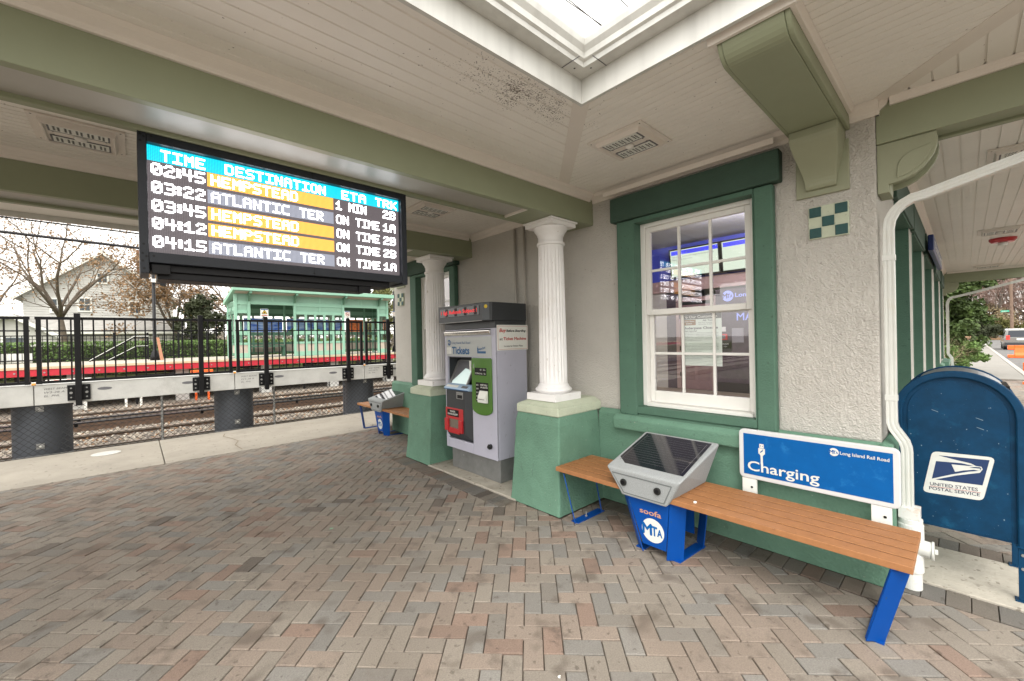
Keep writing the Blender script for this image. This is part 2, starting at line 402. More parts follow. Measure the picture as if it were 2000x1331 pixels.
soldier(2.560, 2.755, 3.03, 5.30); soldier(3.235, 3.432, .345, 2.43); soldier(3.47, 3.672, -2.5, .335); soldier(4.36, 4.555, -1.3, .30)
struct(pb.build('paver_plaza', pav, attr='tone'))
# --- concrete: platform strip along the track, pad below the ticket machine and mailbox
cs = MB()
for x0, x1 in ((-9, -2.9), (-2.892, .275), (.285, 3.45), (3.46, 6.6), (6.61, 14)): cs.box(x0, x1, 7.405, 9.33, -.40, .0)
struct(cs.build('concrete_walk', concrete, bevel=.008))
struct(MB().box(2.765, 3.55, 3.03, 4.70, -.3, .012).build('concrete_pad', concpad, bevel=.006))
struct(MB().box(3.685, 4.35, -1.0, .29, -.3, .006).build('concrete_pad', concpad, bevel=.006))
# round metal cover set in the walk, and a crack
o = MB().lathe([(.0, .001), (.16, .001), (.165, .004), (.13, .006), (.0, .006)], -.35, 8.80, 40).build('manhole_cover', mat('pale_cover', (.55, .54, .50), .7, .2, 30), loc=(-.35, 8.8, 0))
tag(o, 'pale round cover set in the concrete strip beside the track', 'cover')
cr = MB(); pts = [(1.18, 9.05), (1.12, 8.8), (1.2, 8.5), (1.25, 8.2), (1.16, 7.9), (1.19, 7.5)]
for p, q in zip(pts, pts[1:]): cr.quad((p[0]-.006, p[1], .004), (p[0]+.006, p[1], .004), (q[0]+.006, q[1], .004), (q[0]-.006, q[1], .004))
struct(cr.build('pavement_crack', mat('crack_brown', (.20, .15, .10), .95)))
# --- track bed, ballast stones, rails
struct(MB().box(-40, 60, 9.34, 24, -.42, -.215).build('track_bed', mat('ballast_base', (.21, .18, .145), .95, .5, 14, .6, 30)))
bs = MB(); gz = random.Random(3)
for _ in range(11000):
    y = 9.36 + 7.9*gz.random()**1.15; x = gz.uniform(-3.2 - .1*(y-9), 5.2 + .3*(y-9)); s = gz.uniform(.018, .042)
    c = Vector((x, y, -.215 + s*.3)); d = [Vector((gz.uniform(-1, 1), gz.uniform(-1, 1), gz.uniform(-1, 1))).normalized()*s*gz.uniform(.7, 1.2) for _ in range(2)]
    e = d[0].cross(d[1]); e = e.normalized()*s*.7 if e.length > 1e-7 else Vector((0, 0, s)); f_ = e.cross(d[0]).normalized()*s
    k = gz.random(); bs.cc = ((.40, .36, .30, 1) if k < .33 else (.27, .23, .185, 1) if k < .62 else (.17, .145, .125, 1) if k < .85 else (.26, .15, .08, 1))
    bs.add([c+d[0], c+f_, c-d[0], c-f_, c+e, c-e], [(0, 1, 4), (1, 2, 4), (2, 3, 4), (3, 0, 4), (1, 0, 5), (2, 1, 5), (3, 2, 5), (0, 3, 5)])
o = bs.build('ballast', mat('ballast_stone', (.3, .3, .3), .95, .3, 30, attr='tone'), attr='tone'); o['kind'] = 'stuff'
o['label'] = 'loose grey and brown ballast stones round the rails'; o['category'] = 'ballast'
def track(y, label):
    t = thing('railway_track', (3, y, -.215), label, 'railway track', 'railway tracks below the platforms')
    b = MB(); x = -12.
    while x < 24: b.box(x, x+.22, y-1.25, y+1.25, -.36, -.20); x += .55
    ti_ = b.build('ties', tie, t)
    for s in (-.745, .745):
        b = MB(); yy = y+s; b.box(-30, 45, yy-.055, yy+.055, -.275, -.262); b.box(-30, 45, yy-.012, yy+.012, -.262, -.155)
        r = b.build('rail', railr, t); MB().box(-30, 45, yy-.036, yy+.036, -.155, -.115).build('rail_head', railm, r, bevel=.006)
    return t
t1 = track(11.1, 'near railway track running just behind the raised concrete deck'); track(15.1, 'far railway track running below the red edged platform')
for yy, lab in ((12.95, 'black covered power rail on the near track'), (13.6, 'black covered power rail on the far track')):
    t = thing('power_rail', (3, yy, -.3), lab, 'power rail', 'covered power rails')
    b = MB(); b.box(-30, 45, yy-.05, yy+.05, -.22, -.10); b.build('conductor', railr, t)
    b = MB(); b.box(-30, 45, yy-.10, yy+.12, -.03, .0); b.build('cover_board', blackm, t, bevel=.006)
    b = MB(); x = -12
    while x < 24: b.box(x, x+.06, yy+.06, yy+.10, -.30, -.03); x += 2.2
    b.build('brackets', blackm, t)
# --- sidewalk and road on the street side
sw = MB()
for k in range(40): sw.box(20.5+k*1.9, 20.5+k*1.9+1.885, -1.30, .55, -.3, .0)
struct(sw.build('sidewalk', mat('sidewalk_concrete', (.205, .195, .175), .9, .08, 1.5, .12, 40), bevel=.006))
struct(MB().box(20.5, 97, -1.46, -1.31, -.3, .012).build('kerb', mat('kerb_concrete', (.33, .31, .28), .9, .08, 3), bevel=.01))
struct(MB().box(-30, 130, -9, -1.47, -.3, -.11).build('road', asph))
struct(MB().box(96, 100, -60, 60, -.3, -.10).build('cross_road', asph))
struct(MB().box(-30, 20.49, -1.46, -1.305, -.3, .008).build('kerb', MATS['kerb_concrete'], bevel=.01))
# bare earth and grass beyond
struct(MB().box(22, 96, .56, 9.3, -.43, -.02).build('lawn', mat('winter_lawn', (.12, .13, .05), .95, .3, 2)))
struct(MB().box(100, 160, -60, 60, -.4, .02).build('leafy_verge', litter))
struct(MB().box(-60, 80, 24.0, 120, -.43, .45).build('lawn', MATS['winter_lawn']))

# ================================================================ STATION BUILDING
XW, YC, YT = 3.5, .37, 6.97           # window wall, street corner, track corner
XE = 15.3
bld = thing('station_building', (3.5, 3.67, 0), 'stucco railway station building with green trim and white sash windows', 'building')
WINS = [(1.06, 2.06), (5.10, 6.10)]; WZ0, WZ1 = .953, 2.652
def wall_strip(b, x0, x1):
    ys = [YC, WINS[0][0], WINS[0][1], WINS[1][0], WINS[1][1], YT]
    b.box(x0, x1, ys[0], ys[1], 0, 4.4); b.box(x0, x1, ys[2], ys[3], 0, 4.4); b.box(x0, x1, ys[4], ys[5], 0, 4.4)
    for a, c in WINS: b.box(x0, x1, a, c, 0, WZ0); b.box(x0, x1, a, c, WZ1, 4.4)
b = MB(); wall_strip(b, XW, XW+.22)
OPS = [(4.44, 5.64, .90), (6.05, 7.40, .90), (8.0, 9.7, .02), (10.6, 12.3, .02), (13.2, 14.6, .90)]
xs_ = XW+.22
for x0, x1, zb in OPS: b.box(xs_, x0, YC, YC+.22, 0, 4.4); b.box(x0, x1, YC, YC+.22, 2.62, 4.4); b.box(x0, x1, YC, YC+.22, 0, zb); xs_ = x1
b.box(xs_, XE, YC, YC+.22, 0, 4.4); b.box(XE-.2, XE, YC+.22, YT, 0, 4.4)
# track side wall with a wide opening that shows the platform through the room
b.box(XW+.22, 8.2, YT-.22, YT, 0, 4.4); b.box(8.2, 11.2, YT-.22, YT, 2.7, 4.4); b.box(8.2, 11.2, YT-.22, YT, 0, .35); b.box(11.2, XE-.2, YT-.22, YT, 0, 4.4)
wl = b.build('wall', stucco, bld)
# lumpy hand-thrown render on the wall that faces us: fine displaced skin
def stucco_skin(name, x, y0, y1, z0, z1, m, parent, amp=.0046, n=.013, face=-1):
    bb = MB(); ny = max(2, int((y1-y0)/n)); nz = max(2, int((z1-z0)/n)); rr = random.Random(int(y0*1000+z0*77))
    from mathutils import noise
    vs = []
    for j in range(nz+1):
        for i in range(ny+1):
            y = y0+(y1-y0)*i/ny; z = z0+(z1-z0)*j/nz
            e = min(i, ny-i, j, nz-j)
            h = (noise.noise(Vector((y*52, z*52, x))) + .7*noise.noise(Vector((y*105, z*105, 3+x))) + .35*noise.noise(Vector((y*9, z*9, x))))*amp*(0 if e == 0 else 1)
            vs.append((x+face*(.004*(e > 0)+max(-.003, h)), y, z))
    bb.add(vs, [(j*(ny+1)+i, (j+1)*(ny+1)+i, (j+1)*(ny+1)+i+1, j*(ny+1)+i+1) for j in range(nz) for i in range(ny)])
    return bb.build(name, m, parent, smooth=True)
for y0, y1, z0, z1 in ((YC, .93, .895, 2.99), (2.245, 4.97, .895, 2.99), (6.285, YT, .895, 2.99)):
    stucco_skin('render_coat', XW-.002, y0+.002, y1, z0, z1, stucco, bld, n=.0085 if y1 < 1 else .014)
# wainscot: thicker green base with a sloped top
b = MB()
prof = [(XW-.001, 0), (XW-.075, 0), (XW-.065, .86), (XW-.02, .895), (XW-.001, .895)]
for a, c in ((YC-.06, 2.50), (3.04, 4.69), (5.26, YT+.06)): MB().prism(prof, 1, a, c).build('wainscot', wains, bld, bevel=.008)
b = MB()
for x0, x1 in ((XW-.06, 7.99), (9.71, 10.59), (12.31, XE)): MB().prism([(YC-.001, 0), (YC-.07, 0), (YC-.06, .86), (YC-.02, .895), (YC-.001, .895)], 0, x0, x1).build('wainscot', wains, bld, bevel=.008)
for x0, x1, zb in OPS:
    q = MB(); q.box(x0+.0005, x0+.012, YC-.006, YC+.17, zb, 2.62); q.box(x1-.012, x1-.0005, YC-.006, YC+.17, zb, 2.62); q.box(x0+.0125, x1-.0125, YC-.022, YC+.17, 2.608, 2.6195)
    q.build('casing', mdgreen, bld, bevel=.003)
    q = MB(); q.box(x0-.16, x1+.16, YC-.035, YC-.001, 2.6205, 2.90); q.build('lintel', dkgreen, bld, bevel=.006)
    if zb > .5: MB().box(x0-.06, x1+.06, YC-.12, YC+.16, .80, .8995).build('sill', wains, bld, bevel=.006)
    q = MB(); q.box(x0+.013, x1-.013, YC+.171, YC+.215, zb+.001, 2.607); d_ = q.build('door' if zb < .5 else 'window', sash, bld)
    MB().box(x0+.10, x1-.10, YC+.166, YC+.170, max(zb+.1, .98), 2.5).build('pane', glassdark, d_)
    if zb < .5: MB().tube([(x1-.06, YC+.14, .98), (x1-.06, YC+.14, 1.16)], .016, 10).build('handle', blackm, d_)
# the sash windows of the wall that faces us
def window(y0, y1):
    # green surround
    c = MB(); c.box(3.430, XW-.001, y0-.13, y0-.0005, .80, 2.69); c.build('casing', mdgreen, bld, bevel=.012)
    c = MB(); c.box(3.430, XW-.001, y1+.0005, y1+.185, .865, 2.69); c.build('casing', mdgreen, bld, bevel=.012)
    c = MB(); c.box(3.432, 3.65, y0-.0003, y0+.006, WZ0+.001, WZ1-.001); c.box(3.432, 3.65, y1-.006, y1+.0003, WZ0+.001, WZ1-.001); c.box(3.432, 3.65, y0-.0003, y1+.0003, WZ1-.0009, WZ1+.036); c.box(3.432, 3.65, y0-.0003, y1+.0003, WZ0-.06, WZ0+.0009); c.build('reveal', mdgreen, bld)
    l = MB(); l.box(3.405, XW-.001, y0-.18, y1+.24, 2.695, 2.925); l.build('lintel', dkgreen, bld, bevel=.012)
    s = MB(); s.prism([(XW-.001, .735), (3.365, .735), (3.36, .835), (3.40, .868), (XW-.001, .872)], 1, y0-.03, y1+.22); s.build('sill', wains, bld, bevel=.012)
    y0 += .0065; y1 -= .0065; w_ = MB(); X = 3.535                                   # outer white frame
    w_.box(X, 3.66, y0, y0+.045, WZ0+.0015, WZ1-.0015); w_.box(X, 3.66, y1-.045, y1, WZ0+.0015, WZ1-.0015); w_.box(X, 3.66, y0+.0455, y1-.0455, WZ1-.04, WZ1-.0015); w_.box(X-.02, 3.66, y0+.0455, y1-.0455, WZ0+.0015, WZ0+.032)
    wo = w_.build('window', sash, bld, bevel=.004)
    def sash_(z0, z1, xf, brail, trail):
        q = MB(); a0, a1 = y0+.048, y1-.048
        q.box(xf, xf+.035, a0, a0+.042, z0, z1); q.box(xf, xf+.035, a1-.042, a1, z0, z1); q.box(xf, xf+.035, a0+.043, a1-.043, z0, z0+brail); q.box(xf, xf+.035, a0+.043, a1-.043, z1-trail, z1)
        i0, i1, j0, j1 = a0+.042, a1-.042, z0+brail, z1-trail; wd = (i1-i0)/3
        for k in (1, 2): q.box(xf+.006, xf+.030, i0+wd*k-.011, i0+wd*k+.011, j0+.001, j1-.001)
        jm = (j0+j1)/2
        for k in range(3): q.box(xf+.007, xf+.029, i0+wd*k+.012*(k > 0), i0+wd*(k+1)-.012*(k < 2), jm-.011, jm+.011)
        so_ = q.build('sash', sash, wo, bevel=.003)
        p = MB(); p.quad((xf+.019, i0, j0), (xf+.019, i0, j1), (xf+.019, i1, j1), (xf+.019, i1, j0)); p.build('pane', glz, wo)
    sash_(1.797, WZ1-.042, 3.548, .05, .045); sash_(WZ0+.034, 1.838, 3.590, .105, .05)
    k = MB(); k.box(3.565, 3.59, (y0+y1)/2-.03, (y0+y1)/2+.03, 1.835, 1.85); k.build('catch', mauve2, wo, bevel=.003)
for a, c in WINS: window(a, c)
# checker tile panels
def tile(y0, z0, s=.213):
    p = MB(); p.box(XW-.022, XW-.001, y0-.004, y0+s+.004, z0-.004, z0+s+.004)
    o = p.build('tile_panel', capstone, bld, bevel=.003); q = MB(); e = s/3
    for i in range(3):
        for j in range(3):
            if (i+j) % 2 == 0: q.box(XW-.028, XW-.018, y0+i*e+.002, y0+(i+1)*e-.002, z0+j*e+.002, z0+(j+1)*e-.002)
    q.build('dark_tiles', mat('dark_tile', (.010, .062, .060), .6, .15, 20, .1, 60), o, bevel=.003)
tile(.510, 2.250); tile(6.60, 2.235)
# crown moulding where wall meets soffit
def crown(b, x, y0, y1, z=3.049, s=-1, h=.085, d=.065):
    b.prism([(x, z-h), (x+s*.018, z-h), (x+s*.022, z-h*.65), (x+s*d*.85, z-h*.35), (x+s*d, z), (x, z)], 1, y0, y1)
def crownx(b, y, x0, x1, z=3.049, s=-1, h=.085, d=.065):
    b.prism([(y, z-h), (y+s*.018, z-h), (y+s*.022, z-h*.65), (y+s*d*.85, z-h*.35), (y+s*d, z), (y, z)], 0, x0, x1)
b = MB(); crown(b, XW-.001, YC-.02, .50); crown(b, XW-.001, .80, 2.555); crown(b, XW-.001, 2.975, 4.615); crown(b, XW-.001, 5.035, 6.5)
b.box(3.385, 3.4, .905, 2.36, 2.958, 3.0)
b.build('crown_moulding', crownw, bld)
b = MB(); crownx(b, YC-.001, XW-.02, XE); b.build('crown_moulding', crownw, bld)
b = MB(); b.hexa([(3.4, .3, 4.41), (15.4, .3, 4.41), (15.4, 7.05, 4.41), (3.4, 7.05, 4.41)], [(6.4, 3.6, 6.6), (12.4, 3.6, 6.6), (12.4, 3.75, 6.6), (6.4, 3.75, 6.6)]); b.build('roof', roofm, bld)

# --- waiting room seen through the glass
ZF, XB = .16, 11.0
def wy(y, k=1.746): return y*k
b = MB(); b.box(XW+.23, XB+.05, YC+.23, YT-.23, ZF-.05, ZF); b.build('room_floor', roomf, bld)
b = MB(); b.box(XW+.23, XB+.05, YC+.23, YT-.23, 4.07, 4.12); b.build('room_ceiling', roomc, bld)
b = MB(); b.box(XB, XB+.1, YC+.23, 4.30, ZF+.001, 2.75); b.box(XB, XB+.1, 5.32, 5.62, ZF+.001, 2.75); b.build('panelled_wall', wood, bld)
b = MB(); b.box(XB-.03, XB+.1, YC+.23, YT-.24, 2.97, 3.12); b.box(XB-.06, XB+.1, YC+.23, YT-.24, 2.80, 2.97); b.build('wall_ledge', mauve2, bld)
b = MB(); b.box(XB+.01, XB+.1, YC+.23, YT-.24, 3.12, 4.07); b.build('upper_wall', bluew, bld)
b = MB(); b.box(9.2, XB, 2.2, 2.3, 3.92, 4.069); b.box(8.2, XB, YC+.24, YC+.3, 3.2, 4.069); b.box(5.2, 5.34, YC+.23, YT-.23, 3.86, 4.069); b.build('ceiling_beam', bluew, bld)
b = MB(); b.box(XB, XB+.1, 5.62, YT-.24, ZF+.001, 2.8); b.box(XW+.23, XW+.26, 2.25, 5.0, ZF, 4.06); b.box(XW+.26, 7.9, YT-.26, YT-.23, ZF, 4.06); b.build('plaster_wall', roomw, bld)
b = MB(); b.box(XB-.02, XB+.06, 4.40, 5.22, ZF+.01, 2.42); dr = b.build('room_door', mauve, bld)
b = MB(); b.box(XB-.05, XB+.04, 4.30, 4.40, ZF+.01, 2.50); b.box(XB-.05, XB+.04, 5.22, 5.33, ZF+.01, 2.50); b.box(XB-.05, XB+.04, 4.30, 5.33, 2.51, 2.62); b.build('door_frame', mauve2, dr)
b = MB()
for y0, y1 in ((4.47, 4.77), (4.86, 5.14)):
    for z0, z1 in ((.42, 1.08), (1.30, 2.22)): b.box(XB-.028, XB-.015, y0, y1, z0, z1)
b.build('door_panel', mat('mauve_panel', (.19, .105, .105), .5, .1, 6), dr, bevel=.012)
b = MB()
for z in (.5, 1.2, 2.05): b.box(XB-.06, XB-.048, 5.21, 5.235, z, z+.12)
b.build('hinge', blackm, dr)
b = MB(); b.box(XB-.012, XB, YC+.24, 4.29, ZF+.002, ZF+.24); b.build('baseboard', blackp, bld)
b = MB(); b.box(7.6, 7.9, 6.2, 6.73, ZF+.001, 4.06); b.box(5.4, 5.5, 5.3, YT-.26, 2.5, 2.75); b.build('room_pier', roomw, bld)
def room_item(bm_, name, m, label, cat, bevel=.0, loc=None):
    o = bm_.build(name, m, loc=loc, bevel=bevel); return tag(o, label, cat)
# screens on the ledge
def monitor(y0, y1, label, lines):
    t = thing('monitor', (XB-.2, (y0+y1)/2, 3.13), label, 'screen', 'screens inside the waiting room')
    X = XB-.16; z0, z1 = 3.19, 3.88; tl = .10
    b = MB(); b.hexa([(X, y0-.04, z0-.04), (X+.08, y0-.04, z0-.04), (X+.08, y1+.04, z0-.04), (X, y1+.04, z0-.04)], [(X-tl, y0-.04, z1+.04), (X-tl+.08, y0-.04, z1+.04), (X-tl+.08, y1+.04, z1+.04), (X-tl, y1+.04, z1+.04)]); b.build('housing', blackp, t)
    def pt(u, v): z = z0+(z1-z0)*v; return (X - tl*((z-z0+.04)/(z1-z0+.08)) - .004, y1+(y0-y1)*u, z)
    b = MB(); b.quad(pt(0, 0), pt(1, 0), pt(1, 1), pt(0, 1)); s_ = b.build('screen', scrw, t)
    b = MB()
    def e(q): return (q[0]-.003, q[1], q[2])
    b.quad(*[e(pt(*q)) for q in ((0.02, .82), (1, .82), (1, .97), (0.02, .97))]); b.build('title_band', scrb, s_)
    b = MB(); U = Vector((0, -1, 0)); V = (Vector(pt(0, 1))-Vector(pt(0, 0))).normalized()
    for txt, u, v, h, wd in lines: b.text(txt, Vector(e(pt(u, v)))-Vector((.003, 0, 0)), U, V, h, wd)
    b.build('lettering', inkgrey, s_)
monitor(4.13, 5.36, 'wide lit screen with a blue band, left of two on the room ledge', [('SERVICE NOTICE', .34, .86, .05, .40), ('Trains may be running with changes on this branch today', .03, .72, .04, 1.1), ('Please allow extra time', .03, .62, .04, .55)])
monitor(2.78, 4.03, 'lit screen beside the first one, right of two on the room ledge', [('INFORMATION', .5, .86, .06, .35), ('Next trains', .55, .6, .05, .4), ('Track and time', .5, .25, .05, .4)])
# round emblem and name on the wood wall
t = thing('wall_sign', (XB, 3.6, 2.3), 'blue transit emblem and lettering on the dark wood wall inside', 'sign')
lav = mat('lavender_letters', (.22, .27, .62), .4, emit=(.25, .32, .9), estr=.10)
mta_logo(t, (XB-.012, 4.0, 2.57), (0, -1, 0), (0, 0, 1), (-1, 0, 0), .135, lav, wood)
b = MB(); b.text('Long Island Rail Road', (XB-.01, 3.83, 2.53), (0, -1, 0), (0, 0, 1), .105, 1.5, bold=.02); b.text('MANOR', (XB-.01, 3.80, 1.95), (0, -1, 0), (0, 0, 1), .19, .95, bold=.01); b.build('lettering', lav, t)
room_item(MB().box(XB-.03, XB-.002, 4.06, 4.18, 1.68, 1.80), 'thermostat', paperw, 'small white thermostat on the wood wall inside', 'thermostat', .006)
o = room_item(MB().box(XB-.05, XB-.002, 4.02, 4.28, 1.47, 1.62), 'alarm_box', tred, 'small red alarm box on the wood wall inside', 'alarm', .008)
MB().box(XB-.054, XB-.051, 4.06, 4.24, 1.50, 1.59).build('label_plate', inkgrey, o)
o = room_item(MB().box(XB-.02, XB-.002, 3.93, 4.21, 1.17, 1.46), 'room_sign', blackp, 'square black room sign on the wood wall inside', 'sign')
b = MB(); b.text('ROOM', (XB-.022, 4.14, 1.35), (0, -1, 0), (0, 0, 1), .04, .14); b.text('101', (XB-.022, 4.11, 1.29), (0, -1, 0), (0, 0, 1), .03, .07); b.build('lettering', paperw, o)
room_item(MB().box(XB-.012, XB-.002, 3.65, 3.92, 1.40, 1.76), 'notice', mat('grey_paper', (.24, .23, .25), .6), 'faint grey notice sheet on the wood wall inside', 'notice')
for x, y, lab in ((7.2, 3.0, 'warm recessed lamp in the room ceiling near the window'), (8.6, 3.45, 'warm recessed lamp in the middle of the room ceiling'), (9.4, 2.4, 'warm recessed lamp in the room ceiling by the back wall'), (6.0, 4.8, 'warm recessed lamp in the room ceiling by the pale pier')):
    t = thing('ceiling_lamp', (x, y, 4.07), lab, 'lamp', 'recessed lamps in the waiting room')
    MB().lathe([(0, 4.02), (.06, 4.02), (.06, 4.03), (0, 4.03)], x, y, 20).build('lens', lampw, t)
    MB().lathe([(.06, 4.015), (.10, 4.02), (.10, 4.069), (.061, 4.069)], x, y, 20).build('rim', white, t)
    l = bpy.data.lights.new('lamp', 'POINT'); l.energy = 27; l.color = (.95, .9, .95); l.shadow_soft_size = .1; lo = bpy.data.objects.new('lamp_light', l); COL.objects.link(lo); lo.parent = t; lo.location = (0, 0, -.16)
t = thing('smoke_alarm', (8.2, 3.5, 4.07), 'small red and black alarm under the room ceiling', 'alarm')
MB().lathe([(0, 3.94), (.07, 3.95), (.09, 4.0), (.10, 4.069), (0, 4.069)], 8.2, 3.53, 20).build('housing', blackp, t); MB().lathe([(0, 3.92), (.05, 3.93), (.06, 3.949), (0, 3.949)], 8.2, 3.53, 20).build('lens', tred, t)
room_item(MB().lathe([(0, 4.0), (.07, 4.01), (.09, 4.069), (0, 4.069)], 8.4, 2.75, 20), 'detector', roomw, 'white round detector on the room ceiling', 'detector')
# poster hung inside the lower sash
t = thing('poster', (3.60, 1.575, 1.4), 'white customer notice poster with brown box behind the lower window panes', 'poster')
X = 3.632; U, V = (0, -1, 0), (0, 0, 1)
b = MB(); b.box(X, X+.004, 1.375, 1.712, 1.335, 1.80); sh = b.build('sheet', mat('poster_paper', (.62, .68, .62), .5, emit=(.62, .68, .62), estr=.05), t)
b = MB(); b.quad((X-.002, 1.712, 1.742), (X-.002, 1.375, 1.742), (X-.002, 1.375, 1.79), (X-.002, 1.712, 1.79)); b.build('header_band', mat('dark_header', (.045, .05, .045), .5), sh)
b = MB(); b.text('To Our Customers', (X-.004, 1.703, 1.752), U, V, .023, .295, bold=.03); b.build('lettering', paperw, sh)
b = MB(); b.quad((X-.002, 1.705, 1.69), (X-.002, 1.59, 1.69), (X-.002, 1.59, 1.738), (X-.002, 1.705, 1.738)); b.build('name_box', mat('poster_brown', (.28, .14, .04), .5), sh)
b = MB(); b.text('Stewart Manor', (X-.004, 1.70, 1.719), U, V, .011, .10, bold=.03); b.text('Station', (X-.004, 1.677, 1.70), U, V, .011, .055, bold=.03); b.build('lettering', paperw, sh)
b = MB(); b.text('Underpass Closure', (X-.004, 1.703, 1.655), U, V, .021, .30, bold=.03); b.text('All Times', (X-.004, 1.53, 1.722), U, V, .014, .11, bold=.02); b.text('Effective Tuesday', (X-.004, 1.565, 1.705), U, V, .009, .12); b.text('December 4, 2018', (X-.004, 1.565, 1.691), U, V, .009, .12)
b.text("What's happening?", (X-.004, 1.70, 1.635), U, V, .010, .12, bold=.03)
rr = random.Random(5); z = 1.62
words = 'Beginning at on Tuesday the underpass at the Manor Station will be closed for work that is part of station renewal and upgrades and access to the platform'.split()
for par in (6, 6, 4):
    for k in range(par):
        b.text(' '.join(rr.choice(words) for _ in range(7)), (X-.004, 1.70, z), U, V, .0075, .30 if k < par-1 else .16); z -= .0135
    z -= .012
b.build('lettering', inkgrey, sh)

# ================================================================ CANOPY
ZC = 3.05; FX, FY = 2.04, 1.56; XL = -5.0; YS = -1.09; YO = 6.68  # canopy runs on unseen to the left, its length set for the light
can = thing('canopy', (2.6, 2.8, 3.05), 'wide canopy with cream beadboard soffit, olive beams and white gutter round the corner', 'canopy')
bead = mat('beadboard', (.80, .77, .715), .5, .03, 3)
# dirty, mildew-specked boards near the valley: a stain with a shape of its own
def add_mould(m):
    t = m.node_tree; N = t.nodes; L = t.links; p = N['Principled BSDF']; src = p.inputs['Base Color'].links[0].from_socket
    g = N.new('ShaderNodeNewGeometry')
    sb = N.new('ShaderNodeVectorMath'); sb.operation = 'SUBTRACT'; sb.inputs[1].default_value = (1.76, 1.74, 3.05); L.new(g.outputs['Position'], sb.inputs[0])
    sc_ = N.new('ShaderNodeVectorMath'); sc_.operation = 'MULTIPLY'; sc_.inputs[1].default_value = (1.25, 3.3, 1); L.new(sb.outputs[0], sc_.inputs[0])
    ln = N.new('ShaderNodeVectorMath'); ln.operation = 'LENGTH'; L.new(sc_.outputs[0], ln.inputs[0])
    mr = N.new('ShaderNodeMapRange'); mr.inputs['From Min'].default_value = .1; mr.inputs['From Max'].default_value = 1.1; mr.inputs['To Min'].default_value = .165; mr.inputs['To Max'].default_value = -.09; L.new(ln.outputs['Value'], mr.inputs['Value'])
    n = N.new('ShaderNodeTexNoise'); n.inputs['Scale'].default_value = 105; n.inputs['Detail'].default_value = 4; L.new(g.outputs['Position'], n.inputs['Vector'])
    n2 = N.new('ShaderNodeTexNoise'); n2.inputs['Scale'].default_value = 12; n2.inputs['Detail'].default_value = 3; L.new(g.outputs['Position'], n2.inputs['Vector'])
    a2 = N.new('ShaderNodeMath'); a2.operation = 'MULTIPLY_ADD'; a2.inputs[1].default_value = .35; L.new(n2.outputs['Fac'], a2.inputs[0]); L.new(n.outputs['Fac'], a2.inputs[2])
    a = N.new('ShaderNodeMath'); a.operation = 'ADD'; L.new(a2.outputs[0], a.inputs[0]); L.new(mr.outputs[0], a.inputs[1])
    th = N.new('ShaderNodeMapRange'); th.inputs['From Min'].default_value = .84; th.inputs['From Max'].default_value = .92; th.inputs['To Max'].default_value = .85; L.new(a.outputs[0], th.inputs['Value'])
    mx = N.new('ShaderNodeMix'); mx.data_type = 'RGBA'; L.new(th.outputs[0], mx.inputs['Factor']); L.new(src, mx.inputs['A']); mx.inputs['B'].default_value = (.10, .075, .055, 1); L.new(mx.outputs['Result'], p.inputs['Base Color'])
add_mould(bead); speckle(bead, 38, .745, .765, (.16, .12, .09), .7)
def boards(name, poly, along, wid, gap=.003, deep=.0035, slope=False):
    """soffit boards of one panel: clipped strips, each with chamfered long edges, separated by V grooves"""
    b = MB(); ax = 1 if along == 'x' else 0
    lo = min(p[ax] for p in poly); hi = max(p[ax] for p in poly); v = lo
    while v < hi - .002:
        e = min(v+wid, hi)
        q = clip(clip(poly, ax, v, False), ax, e, True)
        q1 = clip(clip(poly, ax, v+gap, False), ax, max(v+gap+.001, e-gap), True)
        if len(q1) >= 3:
            n = len(q1); ar = sum(q1[i][0]*q1[(i+1) % n][1]-q1[(i+1) % n][0]*q1[i][1] for i in range(n))
            if ar > 0: q1 = q1[::-1]
            b.add([(x, y, ZC) for x, y in q1] + [(x, y, ZC+deep) for x, y in q1], [tuple(range(n))] + [(i, n+i, n+(i+1) % n, (i+1) % n) for i in range(n)])
        if slope and v > lo:                        # groove with one sloping cheek, turned to the open side
            q2 = clip(clip(poly, ax, v-gap, False), ax, v+gap, True); n = len(q2)
            if n >= 3:
                ar = sum(q2[i][0]*q2[(i+1) % n][1]-q2[(i+1) % n][0]*q2[i][1] for i in range(n))
                if ar > 0: q2 = q2[::-1]
                b.add([(*p, ZC+.016*(1-(p[ax]-v+gap)/(2*gap))) for p in q2], [tuple(range(n))])
        v = e
    n = len(poly); b.add([(x, y, ZC+deep) for x, y in poly], [tuple(range(n)) if sum(poly[i][0]*poly[(i+1) % n][1]-poly[(i+1) % n][0]*poly[i][1] for i in range(n)) < 0 else tuple(reversed(range(n)))])
    return b.build(name, bead, can)
k = .045                                            # half width of the mitre boards
boards('soffit', [(XL, FY), (FX-k, FY), (FX+1.0-k, FY+1.0), (XL, FY+1.0)], 'x', .089, .0055, .0165, True)
boards('soffit', [(FX+k, FY), (FX+1.0+k, FY+1.0), (XW, FY+1.0), (XW, YC+k*1.4), (FX, YC+k*1.4-1.46), (FX, FY)], 'y', .0605, .005, .0165, True)
boards('soffit', [(XW+k, YC), (XE+.4, YC), (XE+.4, YS), (FX+k*1.4, YS)], 'x', .100, .005, .009)
boards('soffit', [(XL, 2.96), (XW, 2.96), (XW, 4.64), (XL, 4.64)], 'x', .0605, .004, .007)
boards('soffit', [(XL, 5.02), (XW, 5.02), (XW, YO), (XL, YO)], 'x', .0605, .004, .007)
boards('soffit', [(XW, YT), (XE, YT), (XE, YT+1.4), (XW, YT+1.4)], 'x', .09)
b = MB()                                            # mitre boards along valley and hip, 4 mm proud
s_ = S2*.062
